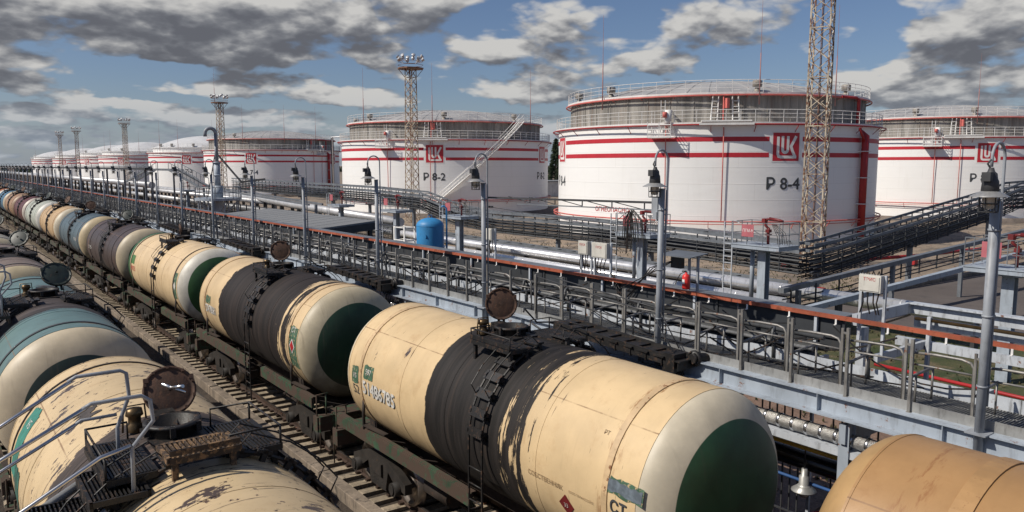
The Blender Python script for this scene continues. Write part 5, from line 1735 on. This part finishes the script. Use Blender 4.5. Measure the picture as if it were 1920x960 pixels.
# ------------------------------------------------------------------ fire monitor platforms
def make_monitor(text=None):
    t = thing('monitor_platform', 'x', 'monitor platform', (0, 0, 0), 'fire monitor platforms on columns')
    mb = MB(); z = 4.15
    mb.box((-.18, -.014, 0), (.18, .014, z - .2)); mb.box((-.18, -.20, 0), (-.15, .20, z - .2)); mb.box((.15, -.20, 0), (.18, .20, z - .2)); mb.box((-.55, -.55, z - .28), (.55, .55, z - .2)); mb.build('column', M['rack'], t)
    mb = MB(); mb.cyl((.2, .75, 1.6), (.2, .75, z - .2), .10, 10); mb.build('water_pipe', M['rack'], t)
    mb = MB(); mb.box((-.75, -1.25, z - .2), (.75, 1.25, z - .04)); mb.box((-.78, -1.28, z - .04), (.78, 1.28, z + .0)); mb.build('deck', M['rack'], t)
    mb = MB(); cs = [(-.74, -1.24), (.74, -1.24), (.74, 1.24), (-.74, 1.24)]
    for i in range(4):
        a, b_ = Vector((*cs[i], 0)), Vector((*cs[(i + 1) % 4], 0))
        for hh in (.5, 1.0): mb.bar(a + Vector((0, 0, z + hh)), b_ + Vector((0, 0, z + hh)), .028)
        nn = 2 if i % 2 == 0 else 3
        for j in range(nn): p = a + (b_ - a) * j / nn; mb.bar((p.x, p.y, z), (p.x, p.y, z + 1.0), .028)
    mb.build('railing', M['trayd'], t)
    mb = MB()
    for yy in (1.30, 1.75): mb.bar((-.6, yy, .2), (-.6, yy, z + .95), .045)
    for i in range(15): mb.bar((-.6, 1.30, .5 + .3 * i), (-.6, 1.75, .5 + .3 * i), .03)
    mb.tube([(-.6, 1.3, z + 1.0), (-.6, 1.1, z + 1.0), (-.6, .9, z + .9)], .02, 5); mb.build('ladder', M['rack_white'], t)
    sg = MB().box((-.775, .05, z + .35), (-.765, .68, z + .90)).build('sign', M['pinksign'], t)
    if text:
        text_part(text, .19, lambda u, v, e: (-.779 - e, .365 - u, z + .62 + v), M['white'], sg, sx=.95)
    n_ = link('monitor', None, t, (.05, -.15, 0))
    mb = MB(); mb.cyl((0, 0, z), (0, 0, z + .75), .06, 10); mb.lathe([(.16, 0), (.16, .06)], 10, (0, 0, z + .4)); mb.tube([(0, 0, z + .7), (0, .18, z + .85), (0, .1, z + 1.12), (-.1, -.15, z + 1.15)], .06, 10); mb.tube([(-.1, -.1, z + 1.15), (-.1, -.55, z + 1.12), (-.1, -.8, z + 1.08)], [.08, .065, .045], 10)
    mb.cbox((0, .22, z + 1.05), (.2, .18, .2)); mb.cbox((0, 0, z + .6), (.22, .18, .14)); mb.build('barrel', M['dullred'], n_)
    mb = MB()
    for i in range(5): mb.tube([(0.1, -.1 - .05 * i, z + .9), (.1, -.4 - .1 * i, z + .35 + .05 * i), (0, -.5 - .12 * i, z + .03)], .014, 5)
    mb.build('hose', M['black'], n_)
    return t


first = make_monitor('ПГМ-9'); first.location = (30, 20.9, 0)
first['label'] = 'fire monitor platform with the pink sign reading in front of the lattice mast'
second = copy_tree(first)
for c in second.children:
    if c.name.startswith('sign'):
        for l in list(c.children): bpy.data.objects.remove(l)
others = [(30, 28.4, 'fire monitor platform draped with black hoses left of the second lamp post'), (30, 46.0, 'fire monitor platform just right of the blue tank'),
          (30, 55.3, 'fire monitor platform above the blue tank and the canopy end'), (30, 65.8, 'fire monitor platform above the far side of the canopy'),
          (30, 10.9, 'fire monitor platform beside the right edge over the asphalt'), (30, 118, 'far fire monitor platform near the crossover stair')]
for i, (X, Y, lab) in enumerate(others):
    o = second if i == 0 else copy_tree(second)
    o.location = (X, Y, 0); o['label'] = lab
    if Y == 10.9:
        for c in list(o.children):
            if c.name.startswith('ladder'): bpy.data.objects.remove(c)
hs = thing('hose_coil', 'tangle of black hoses hung over the railing of the second monitor platform', 'hoses', (30, 28.4, 0))
mb = MB()
for i in range(11):
    a = random.uniform(-.5, .5); w_ = random.uniform(.25, .65)
    mb.tube([(-.85, a - w_, 4.1 - random.random() * .6), (-.9, a - w_ * .8, 4.9), (-.88, a * .4, 5.35 + random.uniform(-.1, .1)), (-.9, a + w_ * .8, 4.8), (-.85, a + w_, 3.9 - random.random())], .022, 5)
mb.build('hose', M['black'], hs)

# ------------------------------------------------------------------ canopy, blue tank, standpipe
cp = thing('canopy', 'flat grey canopy roof with a dark edge behind the orange rail', 'canopy', (0, 0, 0))
mb = MB()
mb.add([(14.25, 33.6, 4.80), (17.1, 33.6, 5.04), (17.1, 48.0, 5.0), (14.25, 48.0, 4.78), (14.25, 33.6, 4.72), (17.1, 33.6, 4.96), (17.1, 48.0, 4.92), (14.25, 48.0, 4.70)],
       [(0, 1, 2, 3), (7, 6, 5, 4), (0, 4, 5, 1), (1, 5, 6, 2), (2, 6, 7, 3), (3, 7, 4, 0)])
mb.build('roof_sheet', M['roof'], cp)
for i in range(1, 12):
    mb = MB(); mb.bar((14.25, 33.6 + 1.2 * i, 4.801), (17.1, 33.6 + 1.2 * i, 5.041), .02, .006); mb.build('sheet_seam', M['roof'], cp)
mb = MB(); mb.bar((14.3, 33.62, 4.55), (17.05, 33.62, 4.78), .08, .34); mb.bar((17.0, 33.6, 4.78), (17.0, 48, 4.75), .1, .3); mb.bar((17.2, 30.8, 4.86), (17.2, 48, 4.95), .3, .03); mb.build('edge_beam', M['dark'], cp)
for yy in (34, 38.5, 43, 47.5): mb = MB(); mb.box((16.9, yy - .09, 0), (17.08, yy + .09, 4.8)); mb.build('column', M['dark'], cp)
dk = tag(MB().box((14.6, 27, 3.05), (20.5, 34, 3.15)).build('platform', M['panel']), 'dark steel floor under the blue tank', 'platform')
mb = MB()
for x_ in (15, 20):
    for yy in (27.5, 33.5): mb.box((x_ - .1, yy - .1, 0), (x_ + .1, yy + .1, 3.05))
mb.build('leg', M['dark'], dk)
bt = thing('blue_tank', 'upright blue pressure tank with a domed top behind the orange rail', 'tank', (18.2, 30.4, 0))
mb = MB(); R_ = .63
mb.lathe([(R_ * .95, 3.15), (R_, 3.3), (R_, 4.1), (R_, 4.95)] + [(R_ * math.cos(i / 8 * PI / 2) if i < 8 else 0, 4.95 + .36 * math.sin(i / 8 * PI / 2)) for i in range(1, 9)], 40); mb.build('body', M['blue'], bt)
mb = MB(); mb.lathe([(R_ + .002, 4.93), (R_ + .009, 4.94), (R_ + .009, 4.965), (R_ + .002, 4.97)], 40); mb.lathe([(.09, 0), (.09, .07), (0, .07)], 12, (-R_ * .78, -R_ * .60, 4.5), 'x'); mb.build('seam', M['blue'], bt)
mb = MB(); mb.tube([(.5, -.62, 3.2), (.5, -.62, 5.75), (.42, -.55, 5.85), (.3, -.5, 5.82)], .04, 8); mb.build('vent_pipe', M['blue'], bt)
mb = MB(); mb.tube([(-.1, 0, 5.3), (-.1, 0, 5.42), (.1, 0, 5.42), (.1, 0, 5.3)], .02, 5); mb.build('lifting_eye', M['blue'], bt)
wr = thing('pipe_manifold', 'small white pipe frame standing between canopy and blue tank', 'manifold', (16.2, 29.2, 3.15))
mb = MB()
for a in (0, .5): mb.tube([(a, 0, -2), (a, 0, 1.9)], .035, 6); mb.tube([(a, .9, -2), (a, .9, 1.9)], .035, 6)
for zz in (.6, 1.3, 1.85): mb.tube([(0, 0, zz), (.5, 0, zz), (.5, .9, zz), (0, .9, zz), (0, 0, zz)], .03, 6)
mb.tube([(.1, .2, .2), (.1, .2, 1.1), (.4, .6, 1.2), (.4, .6, .1)], .06, 8); mb.build('frame', M['white'], wr)

sp = thing('standpipe', 'tall grey standpipe with a gooseneck top on a round railed platform', 'standpipe', (24, 82.5, 0))
mb = MB(); mb.tube([(0, 0, 4.2), (0, 0, 5.6)], .50, 16); mb.tube([(0, 0, 5.6), (0, 0, 7.9)], .31, 16); mb.lathe([(.31, 7.88), (.42, 7.9), (.42, 8.0), (.2, 8.05)], 16); mb.lathe([(.31, 6.6), (.42, 6.62), (.42, 6.72), (.31, 6.75)], 16); mb.build('shaft', M['rack'], sp)
mb = MB(); mb.tube([(0, 0, 7.9), (0, 0, 10.9)] + arc(-.55, 10.9, .55, 0, PI, 10, lambda a, c: (a * .93, -a * .1 , c)) + [(-1.02, .11, 10.6)], .18, 14); mb.build('gooseneck', M['lamp'], sp)
mb = MB(); mb.lathe([(.5, 0), (.5, 4.0)], 12); mb.lathe([(.3, 4.1), (2.3, 4.1), (2.3, 4.35), (.3, 4.35)], 28, smooth=False)
for i in range(8): w_ = 2 * PI * i / 8; mb.bar((.4 * math.cos(w_), .4 * math.sin(w_), 2.4), (2.2 * math.cos(w_), 2.2 * math.sin(w_), 4.1), .09); mb.bar((2.0 * math.cos(w_), 2.0 * math.sin(w_), 0), (2.0 * math.cos(w_), 2.0 * math.sin(w_), 4.1), .1)
mb.build('platform', M['rack'], sp)
mb = MB()
for i in range(16): w_ = 2 * PI * i / 16; mb.bar((2.25 * math.cos(w_), 2.25 * math.sin(w_), 4.3), (2.25 * math.cos(w_), 2.25 * math.sin(w_), 5.45), .06)
for zz in (4.9, 5.45): mb.tube([(2.25 * math.cos(2 * PI * i / 24), 2.25 * math.sin(2 * PI * i / 24), zz) for i in range(24)], .035, 5, closed=True)
mb.build('railing', M['trayd'], sp)
mb = MB(); mb.bar((0, 0, 8.9), (1.4, -3.2, 6.0), .14); mb.bar((1.4, -3.2, 6.0), (3.2, -5.0, 6.3), .12, .2); mb.bar((-.1, .2, 8.8), (-.7, 1.3, 4.4), .08); mb.build('brace', M['dark'], sp)

# ------------------------------------------------------------------ boxes on the walkway rail
def jbox(label, X, Y, Z, w, h, lines, group='grey junction boxes on the walkway rail'):
    t = thing('junction_box', label, 'junction box', (X, Y, Z), group)
    MB().box((-.06, -w / 2, -h / 2), (.06, w / 2, h / 2)).build('case', M['boxgrey'], t)
    MB().box((-.075, -w / 2 + .025, -h / 2 + .025), (-.061, w / 2 - .025, h / 2 - .025)).build('door', M['boxgrey'], t)
    for j, tx in enumerate(lines): text_part(tx, .085, lambda u, v, e, j=j: (-.079 - e, -u, .08 - j * .08 + v), M['inkred'], t)
    mb = MB()
    for i in range(4):
        yy = -w / 2 + w * (i + .5) / 4
        mb.tube([(0, yy, -h / 2), (-.03, yy + random.uniform(-.06, .06), -h / 2 - .2), (.02, yy + random.uniform(-.1, .1), -h / 2 - .42)], .014, 5)
        mb.tube([(.02, yy, h / 2), (.02, yy + .03, h / 2 + .07), (.05, yy + .07, h / 2)], .012, 5)
    mb.build('cable', M['black'], t)
    mb = MB()
    for yy in (-w / 2 - .02, w / 2 + .02): mb.bar((.08, yy, -h / 2 - 1.2), (.08, yy, h / 2), .05)
    mb.build('stand', M['rack_white'], t)
    return t
jbox('grey junction box with red lettering, alone near the right end of the orange rail', 13.9, 7.35, 5.50, .42, .32, ['ТЭИС'])
jbox('smaller left junction box of the pair hung with cables on the orange rail', 13.9, 15.25, 5.50, .36, .36, ['ПУСК'])
jbox('larger right junction box of the pair hung with cables on the orange rail', 13.9, 14.62, 5.48, .56, .40, ['ПУСК'])
jbox('small junction box on the orange rail right of the blue tank', 13.9, 19.6, 5.55, .30, .36, [])
# fire extinguisher under a small shelter
ex = thing('fire_extinguisher', 'red fire extinguisher hanging at the orange rail beside the second lamp post', 'extinguisher', (13.72, 11.6, 4.85))
ex.scale = (.78, .78, .72)
mb = MB(); mb.lathe([(0, .02), (.10, .02), (.115, .05), (.115, .42), (.09, .48), (.035, .51), (.035, .55), (0, .55)], 18); mb.build('cylinder', M['redbright'], ex)
mb = MB(); mb.tube([(0, 0, .55), (0, 0, .6), (-.05, .12, .58)], .02, 6); mb.tube([(0, .03, .57), (-.06, .16, .5), (-.05, .3, .3), (0, .42, .1)], .014, 5); mb.build('hose', M['black'], ex)
MB().box((-.118, -.04, .2), (-.112, .05, .34)).build('sticker', M['white'], ex)
shl = thing('equipment_shelter', 'small grey sheet roof on two posts above the red extinguisher', 'shelter', (14.0, 11.7, 4.8))
mb = MB(); mb.add([(-.35, -.25, .80), (.3, -.25, .86), (.3, .72, .86), (-.35, .72, .80), (-.35, -.25, .78), (.3, -.25, .84), (.3, .72, .84), (-.35, .72, .78)], [(0, 1, 2, 3), (7, 6, 5, 4), (0, 4, 5, 1), (1, 5, 6, 2), (2, 6, 7, 3), (3, 7, 4, 0)]); mb.build('roof', M['trayd'], shl)
mb = MB()
for yy in (-.2, .05): mb.bar((0, yy, -.8), (0, yy, .82), .05)
mb.build('post', M['lamp'], shl)
MB().cbox((.05, .45, .62), (.14, .3, .3)).build('valve_box', M['black'], shl)
mb = MB()
for i in range(4): mb.tube([(13.95, 14.3 - .05 * i, 4.9), (13.7, 13.7, 4.6 - .2 * i), (13.9, 12.6 + .1 * i, 5.2), (14.0, 12.2, 5.45)], .014, 5)
tag(mb.build('hanging_cables', M['black']), 'thin black cables sagging between the junction boxes and the extinguisher shelter', 'cables')

# small red things and posts on the ground beyond
for i, (X, Y, Z, lab) in enumerate([(40.5, 24.4, .0, 'red hydrant box below the corner of the cable rack'), (50, 33, 0, 'red hydrant box at the foot of the near lattice mast'), (60, 28.5, 0, 'red hydrant box under the climbing cable rack')]):
    o = thing('hydrant_box', lab, 'hydrant', (X, Y, Z), 'red hydrant boxes')
    MB().box((-.25, -.2, .1), (.25, .2, .7)).build('case', M['red'], o); MB().box((-.3, -.2, 0), (.3, .2, .1)).build('foot', M['conc'], o)
pipe('pipe', 'red fire pipe lying on the sand behind the climbing cable rack', [(56, 31, .5), (64, 29.5, .5), (73, 28.8, .5), (78, 28, .5)], .13, M['red'])
# bund kerb between the road and the sand, and sign posts
rect('sand_ground', 30, 300, 24.2, 620, -.012, M['sand'])
bk = tag(MB().box((30, 23.5, -.02), (230, 23.9, .18)).build('kerb', M['conc']), kind='structure')

# ------------------------------------------------------------------ handrails of the gangway in the lower left corner
gw = thing('fold_down_gangway', 'steel gangway with bright handrails folded down onto the scuffed cream wagon', 'gangway', (0, 0, 0))
def tub(pts, r, name='handrail', m='chrome'): mb = MB(); mb.tube(pts, r, 10); return mb.build(name, M[m], gw)
tub([(-.9, 9.3, 4.30), (.42, 9.3, 5.01), (1.08, 9.3, 5.38)], .021)
tub([(1.05, 9.3, 5.375), (1.13, 9.3, 5.42), (1.56, 9.3, 5.42), (1.62, 9.3, 5.38), (1.635, 9.3, 5.12), (1.5, 9.3, 4.78), (1.49, 9.3, 4.30)], .021, 'guard', 'lamp')
tub([(-.9, 8.35, 4.30), (.35, 8.35, 4.96), (1.08, 8.35, 5.33)], .021)
tub([(1.05, 8.35, 5.32), (1.13, 8.35, 5.36), (1.58, 8.35, 5.36), (1.66, 8.35, 5.30), (1.68, 8.35, 5.08), (1.47, 8.35, 4.84), (1.46, 8.35, 4.30)], .021, 'guard', 'lamp')
tub([(-.9, 9.3, 3.86), (.36, 9.3, 4.52), (1.10, 9.3, 4.90)], .019)
tub([(1.08, 9.3, 4.89), (1.15, 9.3, 4.93), (1.5, 9.3, 4.93)], .018, 'guard', 'lamp')
tub([(-.7, 8.35, 3.80), (.48, 8.35, 4.42), (1.18, 8.35, 4.80), (1.46, 8.35, 4.86)], .022)
tub([(-.7, 9.25, 3.3), (1.2, 9.25, 4.30)], .05, 'stringer', 'galv')
tub([(-.7, 8.3, 3.25), (1.2, 8.3, 4.25)], .05, 'stringer', 'galv')
for i in range(6):
    x0 = 1.05 - .48 * i; z0 = 4.38 - .26 * i
    mb = MB(); mb.box((x0, 8.28, z0 - .16), (x0 + .03, 9.22, z0)); mb.box((x0, 8.28, z0 - .06), (x0 + .56, 8.31, z0)); mb.box((x0, 9.19, z0 - .06), (x0 + .56, 9.22, z0)); mb.box((x0 + .53, 8.28, z0 - .2), (x0 + .56, 9.22, z0)); mb.box((x0 + .03, 8.31, z0 - .07), (x0 + .53, 9.19, z0 - .05))
    for j in range(12): mb.box((x0 + .05 + .04 * j, 8.31, z0 - .03), (x0 + .062 + .04 * j, 9.19, z0 + .006))
    mb.build('tread', M['black'], gw)

for i, lab in enumerate(('steel gangway folded down onto the teal wagon', 'steel gangway folded down onto the grey brown wagon at the left edge')):
    o = copy_tree(gw); o.location = (-.35, PITCHW * (i + 1) - .2, 0); o['label'] = lab
wf = thing('bar_fence', 'long dark fence of thin bars between the canopy and the tanks', 'fence', (33.2, 0, 0))
for i in range(30): MB().box((-.05, 62 + 2.5 * i - .05, 0), (.05, 62 + 2.5 * i + .05, 2.6)).build('post', M['dark'], wf)
mb = MB()
for i in range(300): mb.box((-.015, 62 + .25 * i - .02, .2), (.015, 62 + .25 * i + .02, 2.5))
tag(mb.build('bars', M['traydk'], wf), kind='stuff')
for zz in (.4, 1.5, 2.45): MB().box((-.03, 62, zz), (.03, 135, zz + .06)).build('rail', M['dark'], wf)

# ------------------------------------------------------------------ trees
def conifer(X, Y, H, lab, group=None, seed=0):
    rnd = random.Random(seed)
    t = thing('conifer_tree', lab, 'tree', (X, Y, 0), group)
    MB().tube([(0, 0, 0), (0, 0, H * .95)], [H * .018, .03], 7).build('trunk', M['trunk'], t)
    mb = MB()
    for i in range(520):
        z = H * (.12 + .86 * rnd.random() ** 1.25)
        R = (H - z) * .20 * (.55 + .6 * rnd.random()) + .1
        a = rnd.random() * 2 * PI
        c = Vector((R * math.cos(a), R * math.sin(a), z - R * .35))
        d = Vector((math.cos(a), math.sin(a), -.5 + rnd.random() * .4)).normalized() * H * .05
        s_ = Vector((-math.sin(a), math.cos(a), .2)) * H * .022
        mb.add([c - d - s_ * .6, c - d + s_ * .6, c + d + s_ * .15, c + d * 1.2 - s_ * .15, c + Vector((0, 0, H * .02))], [(0, 1, 2, 3), (0, 1, 4), (1, 2, 4), (3, 0, 4)])
    mb.build('crown', M['needle'], t)
    return t
for i, (X, Y, H) in enumerate(((194, 230, 17), (201, 238, 18.5), (206, 233, 16), (188, 240, 15), (213, 246, 19))):
    conifer(X, Y, H, 'dark conifer in the gap between tanks P 8-2 and P 8-4', 'conifers in the gap between the tanks', i)
fb = MB(); rnd = random.Random(4)
for i in range(1500):
    a = math.radians(-25 + 130 * rnd.random()); r = 900 + 120 * rnd.random()
    X, Y = r * math.sin(a), r * math.cos(a); h = 5 + 3 * rnd.random(); w_ = 3.0
    for kk in range(3):
        z0 = h * kk / 3.4; ww = w_ * (1 - kk / 3.6); q_ = rnd.random() * 2
        fb.add([(X + ww * math.cos(q_ + j * PI / 2.5), Y + ww * math.sin(q_ + j * PI / 2.5), z0) for j in range(5)] + [(X, Y, z0 + h * .45)], [(j, (j + 1) % 5, 5) for j in range(5)])
tag(fb.build('treeline', M['needle']), kind='stuff')
# block of low plant buildings behind the gap
pv = thing('pump_house', 'low grey pump house among pipes in the gap between the tanks', 'building', (128, 152, 0))
MB().box((-9, -5, 0), (9, 5, 3.6)).build('wall', M['silverp'], pv); MB().box((-9.3, -5.3, 3.6), (9.3, 5.3, 3.85)).build('roof', M['roof'], pv)
for i in range(4): MB().box((-9.03, -4 + 2.2 * i, 1.4), (-9.0, -2.8 + 2.2 * i, 2.6)).build('window', M['dark'], pv)
pipeline('pipeline', 'row of silver pipes in the gap behind tank P 8-2', [(100, 132, 1.6), (140, 170, 1.6)], .5, M['silverp'])
